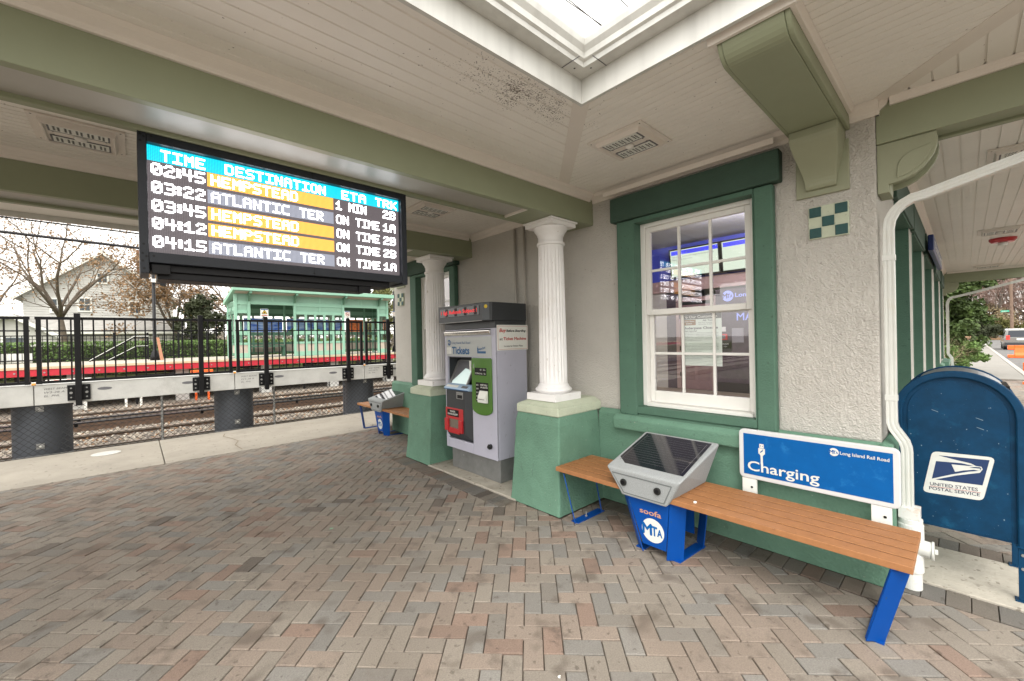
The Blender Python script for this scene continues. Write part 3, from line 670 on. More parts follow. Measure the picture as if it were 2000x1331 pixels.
for (x0, y0), (x1, y1) in (((FX-.0, FY-.0), (3.05, 2.57)), ((XW, YC), (FX, YC-1.46))):
    dx, dy = (x1-x0), (y1-y0); l = math.hypot(dx, dy); nx, ny = -dy/l*.052, dx/l*.052
    b.add([(x0+nx, y0+ny, ZC-.003), (x0-nx, y0-ny, ZC-.003), (x1-nx, y1-ny, ZC-.003), (x1+nx, y1+ny, ZC-.003), (x0+nx, y0+ny, ZC+.012), (x0-nx, y0-ny, ZC+.012), (x1-nx, y1-ny, ZC+.012), (x1+nx, y1+ny, ZC+.012)], [(0, 1, 2, 3) if (nx*dy-ny*dx) < 0 else (3, 2, 1, 0), (0, 3, 7, 4), (1, 0, 4, 5), (2, 1, 5, 6), (3, 2, 6, 7)])
    mx, my = -dy/l*.004, dx/l*.004
    b.build('mitre_board', crownw, can); b = MB()
# fascia boards, gutter, roof deck above
b = MB()
for bx in ((XL, FX+.022, FY-.0, FY+.022, ZC-.025, 3.30), (FX, FX+.022, YS, FY-.001, ZC-.025, 3.30), (FX, XE+.4, YS-.022, YS-.001, ZC-.025, 3.30), (XL, XW, YO, YO+.022, ZC-.06, 3.30), (XE+.4, XE+.42, YS, YC, ZC-.025, 3.3), (XL-.022, XL-.001, FY, YO, ZC-.025, 3.3)): MB().box(*bx).build('fascia', alum, can)
def ogee(d):    # K-style gutter profile: (out, z)
    return [(0, 3.170), (.082, 3.170), (.086, 3.195), (.100, 3.205), (.104, 3.235), (.122, 3.262), (.128, 3.290), (.128, 3.300), (.114, 3.300), (.110, 3.275), (.0, 3.275)]
def gutter_run(b, pA, pB, out):
    """pA -> pB along the fascia; outward normal out; mitred at corners through the given end shifts"""
    pr = ogee(0); n = len(pr)
    vs = []
    for (p, sh) in (pA, pB):
        for o_, z in pr: vs.append((p[0]+out[0]*o_+sh[0]*o_, p[1]+out[1]*o_+sh[1]*o_, z))
    b.add(vs, [(i, (i+1) % n, n+(i+1) % n, n+i) for i in range(n)] + [tuple(range(n)), tuple(reversed(range(n, 2*n)))])
b = MB(); gutter_run(b, ((XL, FY-.001), (0, 0)), ((FX-.001, FY-.001), (-1, 0)), (0, -1)); gutter_run(b, ((FX-.001, FY-.001), (0, -1)), ((FX-.001, YS), (0, 0)), (-1, 0))
b.build('gutter', alum, can)
b = MB(); gutter_run(b, ((FX, YS-.023), (0, 0)), ((XE+.4, YS-.023), (0, 0)), (0, -1)); b.build('gutter', alum, can)
# joint collars and rivets at the inside corner
b = MB()
for o_ in (.18,):
    b.box(FX-.004-o_, FX-o_, FY-.131, FY-.001, 3.1665, 3.169); b.box(FX-.131, FX-.001, FY-.004-o_, FY-o_, 3.1665, 3.169)
b.build('gutter_joint', inkgrey, can)
b = MB()
for (x, y) in ((FX-.12, FY-.045), (FX-.05, FY-.11)): b.disc((x, y, 3.1688), (1, 0, 0), (0, -1, 0), .006, 10)
b.build('rivet', blackp, can)
b = MB(); rz = 3.302  # unseen flat slab added over the soffit so sky light does not leak in
b.box(XL, FX+.02, FY, YO, rz, rz+.05); b.box(FX+.021, XW-.002, YS, YO, rz, rz+.05); b.box(XW-.0019, XE+.4, YS, YC-.002, rz, rz+.05); b.build('roof', roofm, can)
# beams: hollow box with a recessed, glossy underside
def beam(y0, y1, x0=XL, x1=XW-.001):
    b = MB(); zb = 2.748
    b.box(x0, x1, y0, y0+.055, zb, 3.049); b.box(x0, x1, y1-.055, y1, zb, 3.049); b.box(2.62, x1, y0+.0551, y1-.0551, zb+.002, 3.049)
    bo = b.build('beam', olive, can, bevel=.004)
    MB().box(x0, 2.60, y0+.056, y1-.056, 2.772, 2.80).build('beam_soffit', oliveglossy, bo)
    c = MB(); c.box(2.601, 2.619, y0+.056, y1-.056, 2.752, 2.79); crownx(c, y0-.001, x0, x1-.065, s=-1, h=.075); crownx(c, y1+.001, x0, x1-.065, s=1, h=.06, d=.045)
    c.build('beam_moulding', crownw, bo)
beam(2.56, 2.975); beam(4.62, 5.035)
# cantilever brackets on the corners and their corbels
def bracket(y0, y1):
    b = MB(); R_ = .115; x0 = 2.115; zb = 2.925; pr = [(XW-.002, 3.049), (x0, 3.049), (x0, zb+R_)]
    for i in range(1, 9):
        a = math.pi + math.pi/2*i/8; pr.append((x0+R_+R_*math.cos(a), zb+R_+R_*math.sin(a)))
    pr.append((XW-.002, zb)); b.prism(pr, 1, y0+.022, y1-.022)
    # side cheeks, a little deeper than the belly
    pr2 = [(XW-.002, 3.0485), (x0+.004, 3.0485), (x0+.004, zb+R_)]
    for i in range(1, 9):
        a = math.pi + math.pi/2*i/8; pr2.append((x0+R_+(R_-.004)*math.cos(a), zb+R_+(R_-.004)*math.sin(a)))
    pr2.append((XW-.3, zb+.004)); pr2.append((XW-.002, zb+.004)); b.prism(pr2, 1, y0, y0+.0215); b.prism(pr2, 1, y1-.0215, y1)
    o = b.build('bracket', olive, can, bevel=.004)
    c = MB()
    crownx(c, y0-.001, x0-.0008, XW-.066, z=3.0485, s=-1, h=.04, d=.032); crownx(c, y1+.001, x0-.0008, XW-.066, z=3.0485, s=1, h=.04, d=.032); crown(c, x0-.001, y0-.0335, y1+.0335, z=3.048, s=-1, h=.04, d=.032)
    c.build('bracket_moulding', crownw, o)
    # corbel: S-curved block on a back plate
    q = MB(); rows = [(.268, -.002, .024), (.272, -.05, .024)]
    for i in range(1, 15):
        t = i/14; e = t*t*(3-2*t); rows.append((.272-.205*(e**.85), -.05-.275*t, .024+.042*e))
    rows.append((.055, -.345, .068))
    vs = []
    for d_, dz, ins_ in rows: vs += [(XW-.002, y0+ins_, zb+dz), (XW-d_, y0+ins_, zb+dz), (XW-d_, y1-ins_, zb+dz), (XW-.002, y1-ins_, zb+dz)]
    n = len(rows); q.add(vs, [(i*4+j, i*4+(j+1) % 4, (i+1)*4+(j+1) % 4, (i+1)*4+j) for i in range(n-1) for j in range(4)] + [(0, 3, 2, 1), tuple((n-1)*4+j for j in range(4))])
    o2 = q.build('corbel', palesage, can, bevel=.004)
    q = MB(); q.box(XW-.028, XW-.0015, y0+.005, y1-.005, zb-.385, zb-.052); q.build('corbel_plate', palesage, o2, bevel=.004)
bracket(.495, .800); bracket(6.54, 6.845)
# street side beams with curved corbels, one at each end of the front
def street_beam(x0, x1, sgn=1):
    b = MB(); y1 = YC-.002; b.box(x0, x0+.05, YS, y1, 2.785, 3.049); b.box(x1-.05, x1, YS, y1, 2.785, 3.049); b.box(x0+.051, x1-.051, YS, y1, 2.80, 3.04)
    o = b.build('beam', olive, can, bevel=.004)
    c = MB(); crown(c, x0-.001, YS, YC-.07, s=-1, h=.045, d=.04); crown(c, x1+.001, YS, YC-.07, s=1, h=.045, d=.04); c.build('beam_moulding', crownw, o)
    def prof(d):
        P_ = [(YC-.002, 2.783), (YC-.27+d, 2.783), (YC-.275+d, 2.74)]
        for i in range(1, 9):
            a = i/8*math.pi/2; P_.append((YC-.055-d*.3-(.22-d*1.3)*math.cos(a), 2.74-(.215-d)*math.sin(a)))
        return P_ + [(YC-.06, 2.475), (YC-.002, 2.475)]
    q = MB(); q.prism(prof(0), 0, x0+.02, x0+.045); q.prism(prof(0), 0, x1-.045, x1-.02); q.prism(prof(.03), 0, x0+.0451, x1-.0451); co = q.build('corbel', palesage, can, bevel=.003)
    L_ = []
    for i in range(11):
        a = .10+i/10*1.30; L_.append((YC-.062-.195*math.cos(a), 2.735-.188*math.sin(a)))
    M_ = [((L_[0][0]*(1-t)+L_[-1][0]*t)+.055*math.sin(math.pi*t), (L_[0][1]*(1-t)+L_[-1][1]*t)+.040*math.sin(math.pi*t)) for t in [i/8 for i in range(1, 8)]]
    q = MB(); q.prism(L_ + M_[::-1], 0, x0+.012, x0+.0199); q.build('corbel_leaf', palesage, co, bevel=.005)
street_beam(3.50, 3.745); street_beam(XE-.24, XE)
def track_corbel():
    b = MB(); b.box(3.50, 3.745, YT+.002, YT+1.4, 2.785, 3.049); b.build('beam', olive, can, bevel=.004)
    P_ = [(YT+.002, 2.783), (YT+.27, 2.783), (YT+.275, 2.74)]
    for i in range(1, 9):
        a = i/8*math.pi/2; P_.append((YT+.055+.22*math.cos(a), 2.74-.215*math.sin(a)))
    P_ += [(YT+.06, 2.475), (YT+.002, 2.475)]; q = MB(); q.prism(P_, 0, 3.52, 3.72); q.build('corbel', palesage, can, bevel=.004)
track_corbel()
# --- lamps recessed in the soffit (not lit)
def soffit_lamp(cx, cy, rot, label):
    t = thing('soffit_light', (0, 0, ZC), label, 'light', 'square soffit lights')
    b = MB(); a = .222
    def ring(b, r0, z0, r1, z1):
        v0 = [(-r0, -r0, z0), (r0, -r0, z0), (r0, r0, z0), (-r0, r0, z0)]; v1 = [(-r1, -r1, z1), (r1, -r1, z1), (r1, r1, z1), (-r1, r1, z1)]
        b.add(v0+v1, [(i, 4+i, 4+(i+1) % 4, (i+1) % 4) for i in range(4)])
    ring(b, a, ZC-.001, a, ZC-.012); ring(b, a, ZC-.012, .180, ZC-.012); ring(b, .182, ZC-.012, .170, ZC-.042); ring(b, .170, ZC-.042, .160, ZC-.042); ring(b, .160, ZC-.042, .156, ZC-.030)
    b.box(-.1645, .1645, -.1645, .1645, ZC-.028, ZC-.002)
    fr = b.build('frame', crownw, t)
    for s in (-1, 1):
        p = MB(); p.box(-.135, .135, s*.095-.050, s*.095+.050, ZC-.0335, ZC-.0285); e = p.build('panel', paperw, t, bevel=.002)
        p = MB()
        for x0, x1, y0, y1 in ((-.145, .145, s*.095-.060, s*.095-.051), (-.145, .145, s*.095+.051, s*.095+.060), (-.145, -.136, s*.095-.056, s*.095+.056), (.136, .145, s*.095-.056, s*.095+.056)): p.box(x0, x1, y0, y1, ZC-.0325, ZC-.0275)
        p.build('gasket', inkgrey, e)
        p = MB()
        for i in range(5):
            for j in range(4):
                for k_ in range(2):
                    x = -.104+i*.052+(k_-.5)*.020; y = s*.095+(j-1.5)*.017+(k_-.5)*.006
                    p.disc((x, y, ZC-.0345), (1, 0, 0), (0, -1, 0), .0068, 8)
        p.build('diodes', blackp, e)
    p = MB().lathe([(0, ZC-.052), (.018, ZC-.050), (.030, ZC-.042), (.034, ZC-.0305), (0, ZC-.0305)], 0, 0, 20).build('sensor', white, t, smooth=True)
    p = MB()
    for x, y in ((-.125, -.028), (-.125, .028), (.125, -.028), (.125, .028), (-.150, .150), (.150, -.150), (-.2, -.2), (.2, .2), (.2, -.2), (-.2, .2)): p.disc((x, y, ZC-(.0315 if abs(x) < .19 else .0125)), (1, 0, 0), (0, -1, 0), .0055, 8)
    p.build('screws', blackp, t)
    t.location = (cx, cy, ZC); t.rotation_euler = (0, 0, rot); return t
for o in ():
    pass
L0 = soffit_lamp(2.742, 1.665, R(90), 'square soffit light with two diode panels above the near window')
for cx, cy, rot, lab in ((-.245, 4.02, 0, 'square soffit light left of the departure board, at the photo edge'), (2.43, 3.95, 0, 'square soffit light between the two columns, right of the departure board'), (5.36, -.36, 0, 'square soffit light over the mailbox behind the white drainpipe'), (9.4, -.36, 0, 'square soffit light beside the red alarm on the street side'), (14.4, -.36, 0, 'farthest square soffit light on the street side, by the far beam')):
    c = copy_tree(L0); c.location = (cx, cy, ZC); c.rotation_euler = (0, 0, rot); c['label'] = lab
t = thing('fire_alarm', (10.3, -.42, ZC), 'round red alarm under the street side soffit', 'alarm')
MB().lathe([(0, ZC-.07), (.12, ZC-.065), (.15, ZC-.03), (.15, ZC-.001), (0, ZC-.001)], 10.3, -.42, 24).build('housing', tred, t, smooth=False); MB().lathe([(0, ZC-.12), (.05, ZC-.11), (.055, ZC-.071), (0, ZC-.071)], 10.3, -.42, 16).build('lens', paperw, t)
t = thing('hanging_sign', (8.6, YC-.3, 2.7), 'dark blue projecting sign with white lettering on the street front', 'sign')
b = MB(); b.box(7.5, 10.1, YC-.115, YC-.060, 2.62, 2.82); b.build('board', mat('navy_sign', (.008, .022, .12), .4), t, bevel=.01)
b = MB(); b.text('STEWART MANOR', (7.65, YC-.118, 2.66), (1, 0, 0), (0, 0, 1), .11, 2.3, bold=.02); b.build('lettering', paperw, t)

# ================================================================ PEDESTALS AND COLUMNS
from mathutils import noise as mnoise
def pedestal(y0, y1, label):
    t = thing('pedestal', (3.15, (y0+y1)/2, 0), label, 'pedestal', 'green pedestals under the columns')
    b = MB()
    n = 10; rows = []
    for k in range(n+1):
        f = k/n; ins = .065*f**.8 - .0; sh = 0 if k < n else .02
        rows.append((2.765+ins+sh, y0+ins*.62+sh*.8, y1-ins*.62-sh*.8, .885*f if k < n else .897))
    vs = []; m_ = 9
    for x, a, c, z in rows:
        loop = [(XW-.074, a)] + [(XW-.074+(x-XW+.074)*i/m_, a) for i in range(1, m_)] + [(x, a)] + [(x, a+(c-a)*i/m_) for i in range(1, m_)] + [(x, c)] + [(x+(XW-.074-x)*i/m_, c) for i in range(1, m_+1)]
        for q in loop:
            h = mnoise.noise(Vector((q[0]*9, q[1]*9, z*9)))*.006; cx, cy = 3.15, (y0+y1)/2; l = math.hypot(q[0]-cx, q[1]-cy)
            vs.append((q[0]+(q[0]-cx)/l*h*(q[0] < XW-.08), q[1]+(q[1]-cy)/l*h, z))
    L_ = len(loop); b.add(vs, [(i*L_+j, i*L_+j+1, (i+1)*L_+j+1, (i+1)*L_+j) for i in range(n) for j in range(L_-1)] + [tuple(n*L_+j for j in range(L_))])
    body = b.build('body', wains, t, bevel=.012)
    a, c = y0+.048, y1-.048; x = 2.83
    q = MB(); q.hexa([(x, a, .875), (XW-.003, a, .875), (XW-.003, c, .875), (x, c, .875)], [(x, a, .958), (XW-.003, a, .958), (XW-.003, c, .958), (x, c, .958)])
    q.v = q.v; q.hexa([(x+.004, a+.004, .9581), (XW-.003, a+.004, .9581), (XW-.003, c-.004, .9581), (x+.004, c-.004, .9581)], [(x+.085, a+.085, .998), (XW-.003, a+.085, .998), (XW-.003, c-.085, .998), (x+.085, c-.085, .998)])
    q.build('cap', capstone, t, bevel=.012); return t
pedestal(2.455, 3.105, 'green stucco pedestal with pale cap behind the near bench'); pedestal(4.655, 5.285, 'green stucco pedestal with pale cap left of the ticket machine')
def column(cx, cy, label):
    t = thing('column', (cx, cy, .998), label, 'column', 'white fluted columns')
    z0 = .999
    MB().box(cx-.19, cx+.19, cy-.19, cy+.19, z0, z0+.068).build('plinth', columnw, t, bevel=.003)
    pr = [(.0, z0+.069), (.155, z0+.069)] + [(.155+.026*math.sin(math.pi*i/10), z0+.069+.058*i/10) for i in range(1, 10)] + [(.155, z0+.128), (.152, z0+.142), (.143, z0+.150), (.141, z0+.158), (0, z0+.158)]
    MB().lathe(pr, cx, cy, 48).build('base', columnw, t, smooth=True)
    # fluted shaft with a slight taper
    b = MB(); nf = 24; per = 8; n = nf*per; zs = [z0+.1581, z0+.17, z0+.19, z0+.25, z0+.6, z0+1.0, z0+1.35, z0+1.47, z0+1.50, z0+1.515]
    vs = []
    for k_, z in enumerate(zs):
        f = (z-zs[0])/(zs[-1]-zs[0]); r = .139-.014*f**1.3; dep = 0 if k_ in (0, 1, len(zs)-2, len(zs)-1) else (.009 if k_ not in (2, len(zs)-3) else .005)
        for j in range(n):
            u = (j % per)/per; d = dep*max(0, math.sin(math.pi*(u*1.22-.11)))**.55 if .09 < u < .91 else 0
            a = 2*math.pi*j/n; vs.append((cx+(r-d)*math.cos(a), cy+(r-d)*math.sin(a), z))
    b.add(vs, [(i*n+j, i*n+(j+1) % n, (i+1)*n+(j+1) % n, (i+1)*n+j) for i in range(len(zs)-1) for j in range(n)])
    autosmooth(b.build('shaft', columnw, t), 50)
    zt = 2.7475; pr = [(0, z0+1.514), (.128, z0+1.514), (.138, z0+1.522), (.140, z0+1.535), (.136, z0+1.547), (.126, z0+1.552), (.124, z0+1.56), (.124, z0+1.60), (.129, z0+1.61), (.133, z0+1.615), (.133, z0+1.625), (.150, z0+1.648), (.163, z0+1.665), (.168, z0+1.685), (.166, z0+1.692), (0, z0+1.692)]
    cp = MB().lathe(pr, cx, cy, 48).build('capital', columnw, t); autosmooth(cp, 40)
    b = MB(); b.box(cx-.178, cx+.178, cy-.178, cy+.178, z0+1.6925, zt-.018); b.box(cx-.192, cx+.192, cy-.192, cy+.192, zt-.0178, zt); b.build('abacus', columnw, cp, bevel=.003)
column(3.08, 2.775, 'white fluted column under the near beam, right of the ticket machine'); column(3.08, 4.935, 'white fluted column under the far beam, left of the ticket machine')
# conduits on the wall
for y, lab in ((3.72, 'left painted conduit running down the stucco behind the ticket machine'), (3.555, 'right painted conduit running down the stucco behind the ticket machine')):
    b = MB(); b.tube([(XW-.03, y, .9), (XW-.03, y, 2.955)], .014, 10); tag(b.build('conduit', mat('conduit_paint', (.40, .375, .335), .6, .06, 5), smooth=True, loc=(XW-.03, y, .9)), lab, 'conduit', 'painted conduits')

# ================================================================ DEPARTURE BOARD
GL = {'A':'01110 10001 10001 11111 10001 10001 10001','B':'11110 10001 10001 11110 10001 10001 11110','C':'01111 10000 10000 10000 10000 10000 01111','D':'11110 10001 10001 10001 10001 10001 11110','E':'11111 10000 10000 11110 10000 10000 11111','H':'10001 10001 10001 11111 10001 10001 10001','I':'11111 00100 00100 00100 00100 00100 11111','K':'10001 10010 10100 11000 10100 10010 10001','L':'10000 10000 10000 10000 10000 10000 11111','M':'10001 11011 10101 10101 10001 10001 10001','N':'10001 11001 11001 10101 10011 10011 10001','O':'01110 10001 10001 10001 10001 10001 01110','P':'11110 10001 10001 11110 10000 10000 10000','R':'11110 10001 10001 11110 10100 10010 10001','S':'01111 10000 10000 01110 00001 00001 11110','T':'11111 00100 00100 00100 00100 00100 00100','0':'01110 10001 10011 10101 11001 10001 01110','1':'00100 01100 10100 00100 00100 00100 11111','2':'01110 10001 00001 00110 01000 10000 11111','3':'11110 00001 00001 01110 00001 00001 11110','4':'10010 10010 10010 11111 00010 00010 00010','5':'11111 10000 10000 11110 00001 00001 11110',':':'00000 01100 01100 00000 01100 01100 00000',' ':'00000 00000 00000 00000 00000 00000 00000'}
YB = 2.985
bd = thing('departure_board', (.8, YB+.12, 2.75), 'large lit departure board in black frame hanging beyond the near olive beam', 'departure board')
SX0, SX1, SZ0, SZ1 = .066, 1.545, 2.112, 2.703
def sx(u): return SX0 + (SX1-SX0)*(u-.066)/(1.524-.066)
def sz(v): return SZ1 - (SZ1-SZ0)*v
b = MB(); b.box(.028, .0655, YB-.045, YB+.20, 1.995, 2.752); b.box(SX1+.0005, SX1+.045, YB-.045, YB+.20, 2.045, 2.752); b.box(.066, SX1, YB-.045, YB+.20, SZ1+.0005, 2.752); b.box(.066, SX1, YB-.045, YB+.20, 2.055, SZ0-.0005); b.box(.067, SX1-.001, YB+.01, YB+.199, SZ0, SZ1)
fr = b.build('frame', charcb, bd, bevel=.003)
b = MB()
for (x, z) in ((.040, 2.735), (.055, 2.725), (.085, 2.735), (.040, 2.70), (.045, 2.15), (.040, 2.10), (.055, 2.085), (.085, 2.09), (.04, 2.06), (.045, 2.02), (.9, 2.74), (.9, 2.07)): b.disc((x, YB-.0455, z), (1, 0, 0), (0, 0, 1), .006, 10)
b.build('bolts', blackp, fr)
b = MB(); b.box(.9, .902, YB-.0458, YB-.04, SZ1+.001, 2.75); b.box(.9, .902, YB-.0458, YB-.04, 2.056, SZ0-.001); b.build('joint_line', blackp, fr)
b = MB(); b.box(.07, 1.46, YB+.0, YB+.16, 2.015, 2.054); b.box(.10, 1.30, YB+.02, YB+.20, 1.975, 2.0149); b.box(.075, .155, YB-.02, YB+.0, 1.998, 2.052); b.box(1.22, 1.31, YB-.0, YB+.019, 1.965, 2.014); b.build('cable_tray', blackp, bd, bevel=.003)
b = MB(); b.box(.25, .31, YB+.06, YB+.12, 2.752, 3.049); b.box(1.25, 1.31, YB+.06, YB+.12, 2.752, 3.049); b.build('hanger', blackm, bd)
b = MB(); b.quad((SX0, YB, SZ0), (SX1, YB, SZ0), (SX1, YB, SZ1), (SX0, YB, SZ1)); scr_ = b.build('screen', ledk, bd)
def rect(name, m, u0, u1, v0, v1, d=.002):
    MB().quad((sx(u0), YB-d, sz(v1)), (sx(u1), YB-d, sz(v1)), (sx(u1), YB-d, sz(v0)), (sx(u0), YB-d, sz(v0))).build(name, m, scr_)
rect('header_band', ledt, .066, 1.524, 0, .142)
RV = [(.147, .283), (.315, .452), (.484, .620), (.650, .784), (.822, .955)]
rows = [('02:45', 'HEMPSTEAD', '1 MIN', '2B'), ('03:22', 'ATLANTIC TER', 'ON TIME', '1A'), ('03:45', 'HEMPSTEAD', 'ON TIME', '2B'), ('04:12', 'HEMPSTEAD', 'ON TIME', '2B'), ('04:15', 'ATLANTIC TER', 'ON TIME', '1A')]
for (v0, v1), r_ in zip(RV, rows): rect('destination_band', ledo if r_[1][0] == 'H' else ledg, .327, 1.034, v0, v1)
tx = MB()
def ledtext(s, u0, u1, v0, v1, sp=1.25, d=.004):
    n = len(s); ws = [2 if q == ':' else 5 for q in s]; cw = (u1-u0)/(sum(ws) + (n-1)*sp); ph = (v1-v0)/7; xo_ = 0
    for i, ch in enumerate(s):
        for r, row in enumerate(GL[ch].split()):
            c = 0
            while c < 5:
                if row[c] == '1':
                    e = c
                    while e < 4 and row[e+1] == '1': e += 1
                    ad = -1 if ch == ':' else 0; a = u0 + (xo_+c+ad-.06)*cw; z = u0 + (xo_+e+ad+1.06)*cw
                    tx.quad((sx(a), YB-d, sz(v0+(r+1.04)*ph)), (sx(z), YB-d, sz(v0+(r+1.04)*ph)), (sx(z), YB-d, sz(v0+(r-.04)*ph)), (sx(a), YB-d, sz(v0+(r-.04)*ph))); c = e+1
                else: c += 1
        xo_ += ws[i]+sp
ledtext('TIME', .124, .318, .028, .128); ledtext('DESTINATION', .414, .984, .028, .128); ledtext('ETA', 1.093, 1.265, .028, .128); ledtext('TRK', 1.340, 1.507, .028, .128)
for (v0, v1), r_ in zip(RV, rows):
    a, c = v0+.018, v1-.016
    ledtext(r_[0], .083, .316, a-.004, c+.002, 1.05); cw = (.807-.345)/(9*5+8*1.25)
    ledtext(r_[1], .345, .345+cw*(len(r_[1])*6.25-1.25), a, c); ledtext(r_[2], 1.053, 1.053+(.312 if len(r_[2]) > 5 else .215), a, c, .9); ledtext(r_[3], 1.396, 1.494, a, c)
tx.build('lettering', ledw, scr_)

# ================================================================ TICKET MACHINE
tv = thing('ticket_machine', (3.15, 3.93, .012), 'tall grey ticket machine with dark hood, green coin panel and red tray between the columns', 'ticket machine')
F = 2.90; Yn, Yf = 3.452, 4.442
MB().box(2.952, 3.375, 3.468, 4.40, .013, .275).build('plinth', steel, tv, bevel=.006)
b = MB()
b.box(F, F+.03, Yn, 3.885, .272, 1.729); b.box(F, F+.03, 4.39, Yf, .272, 1.729); b.box(F, F+.03, 3.8855, 4.3895, .272, .39); b.box(F, F+.03, 3.8855, 4.3895, 1.402, 1.729)
b.box(F+.0305, 3.376, Yn, Yn+.03, .272, 1.729); b.box(F+.0305, 3.376, Yf-.03, Yf, .272, 1.729); b.box(3.345, 3.3755, Yn+.031, Yf-.031, .272, 1.729); b.box(F+.031, 3.344, Yn+.031, Yf-.031, .272, .30)
cab = b.build('cabinet', tvmg, tv, bevel=.005)
b = MB(); b.box(F+.012, F+.016, Yn-.0012, Yn-.0002, .30, 1.70); b.build('door_seam', inkgrey, cab)
# hood: lower band, overhanging display housing with a chamfered corner
b = MB(); b.box(F+.004, 3.376, Yn+.002, Yf-.004, 1.7295, 1.808); hb = b.build('hood_base', charc, tv, bevel=.004)
b = MB(); pl_ = [(2.805, 4.43), (2.805, 3.545), (2.855, Yn-.004), (3.378, Yn-.004), (3.378, 4.43)]
b.prism(pl_, 2, 1.8085, 2.012); hd = b.build('hood', charc, tv, bevel=.006)
b = MB(); b.prism([(2.8445, 3.474), (2.8035, 3.5475), (2.8025, 3.545), (2.8425, 3.470)], 2, 1.82, 2.008); b.build('corner_strip', mat('hood_strip', (.085, .095, .105), .45), hd)
b = MB(); b.disc((2.822, 3.507, 1.965), Vector((.05, -.097, 0)).normalized(), (0, 0, 1), .020, 20); b.build('round_sticker', mat('sticker_yellow', (.62, .45, .03), .5), hd)
b = MB(); b.box(2.795, 2.8045, 3.552, 4.428, 1.809, 1.815); b.build('hood_lip', galv, hd)
b = MB(); b.box(2.800, 2.8045, 3.60, 4.385, 1.878, 1.985); ds = b.build('display', mat('display_glass', (.012, .008, .008), .12), hd, bevel=.003)
b = MB()
for k in range(4): b.box(2.7985, 2.7996, 3.64+k*.19, 3.64+k*.19+.05, 1.885, 1.978)
b.build('display_bar', blackp, ds)
b = MB(); b.text('1 Sgl. Refunds Subject !', (2.798, 4.355, 1.915), (0, -1, 0), (0, 0, 1), .042, .72, bold=.025); b.build('lettering', redled, ds)
# chrome light strip, panel
b = MB(); b.prism([(F-.0005, 1.722), (F-.035, 1.705), (F-.030, 1.668), (F-.0005, 1.650)], 1, 3.515, 4.415); b.build('chrome_strip', chrome, tv, bevel=.006)
b = MB(); b.box(F-.004, F-.0003, 3.512, 4.398, 1.410, 1.640); pn = b.build('name_panel', tvmp, tv, bevel=.003)
G_ = F-.0055; U, V = (0, -1, 0), (0, 0, 1)
mta_logo(pn, (G_, 4.335, 1.573), U, V, (-1, 0, 0), .036, inkblue, tvmp)
b = MB(); b.text('Long Island Rail Road', (G_, 4.283, 1.558), U, V, .030, .385); b.text('Tickets', (G_, 4.278, 1.438), U, V, .088, .36, bold=.035); b.build('lettering', inkblue, pn)
b = MB(); b.quad((G_, 3.768, 1.447), (G_, 3.612, 1.447), (G_, 3.612, 1.472), (G_, 3.745, 1.472), (G_, 3.745, 1.50), (G_, 3.768, 1.52)); b.text('MetroCard', (G_, 3.742, 1.478), (0, -.95, .2), V, .028, .125, bold=.03); b.text('2', (G_, 3.766, 1.508), U, V, .022, .02); b.build('emblem', inkblue, pn)
b = MB(); b.box(F-.006, F-.0041, 4.292, 4.390, 1.437, 1.515); st = b.build('sticker', paperw, pn, bevel=.002)
b = MB()
for k in range(5): b.text('valid with photo card' if k % 2 else 'see notice on the rear', (F-.0066, 4.385, 1.500-k*.0135), U, V, .007, .085)
b.build('lettering', inkgrey, st)
# recess with the sloping touch screen
b = MB(); y0, y1 = 3.887, 4.388
b.box(F+.20, F+.21, y0, y1, .95, 1.4015); b.box(F+.03, F+.20, y0, y0+.006, 1.0, 1.4015); b.box(F+.03, F+.20, y1-.006, y1, 1.0, 1.4015); b.box(F+.03, F+.20, y0+.007, y1-.007, 1.388, 1.4015)
rc = b.build('recess', charc, tv)
def sp(u, v, d=0): return (F+.03+.15*v-d, 4.36-.34*u, 1.055+.285*v)
b = MB(); b.hexa([sp(-.06, -.05), sp(1.06, -.05), sp(1.06, 1.06), sp(-.06, 1.06)], [sp(-.06, -.05, .012), sp(1.06, -.05, .012), sp(1.06, 1.06, .012), sp(-.06, 1.06, .012)]); b.build('screen_bezel', inkgrey, rc)
b = MB()
for q in ((-.05, 0, -.03, 1.05), (-.05, 1.0, 1.03, 1.05), (1.0, 1.05, -.03, 1.05)):
    u0, u1, v0, v1 = (q[0], q[1], q[2], q[3]) if q[1] != 1.0 else (-.05, 1.03, 1.0, 1.05)
    b.hexa([sp(u0, v0, .012), sp(u1, v0, .012), sp(u1, v1, .012), sp(u0, v1, .012)], [sp(u0, v0, .03), sp(u1, v0, .03), sp(u1, v1, .03), sp(u0, v1, .03)])
b.build('screen_guard', galv, rc)
b = MB(); b.quad(sp(.04, .0, .0135), sp(.97, .0, .0135), sp(.97, .62, .0135), sp(.55, .70, .0135), sp(.04, .15, .0135)); b.build('touch_screen', scrn, rc)
b = MB(); b.box(F+.035, F+.14, 3.89, 3.93, 1.19, 1.33); b.box(F-.01, F+.03, 3.895, 3.92, 1.24, 1.36); b.build('card_reader', paperw, rc, bevel=.004)
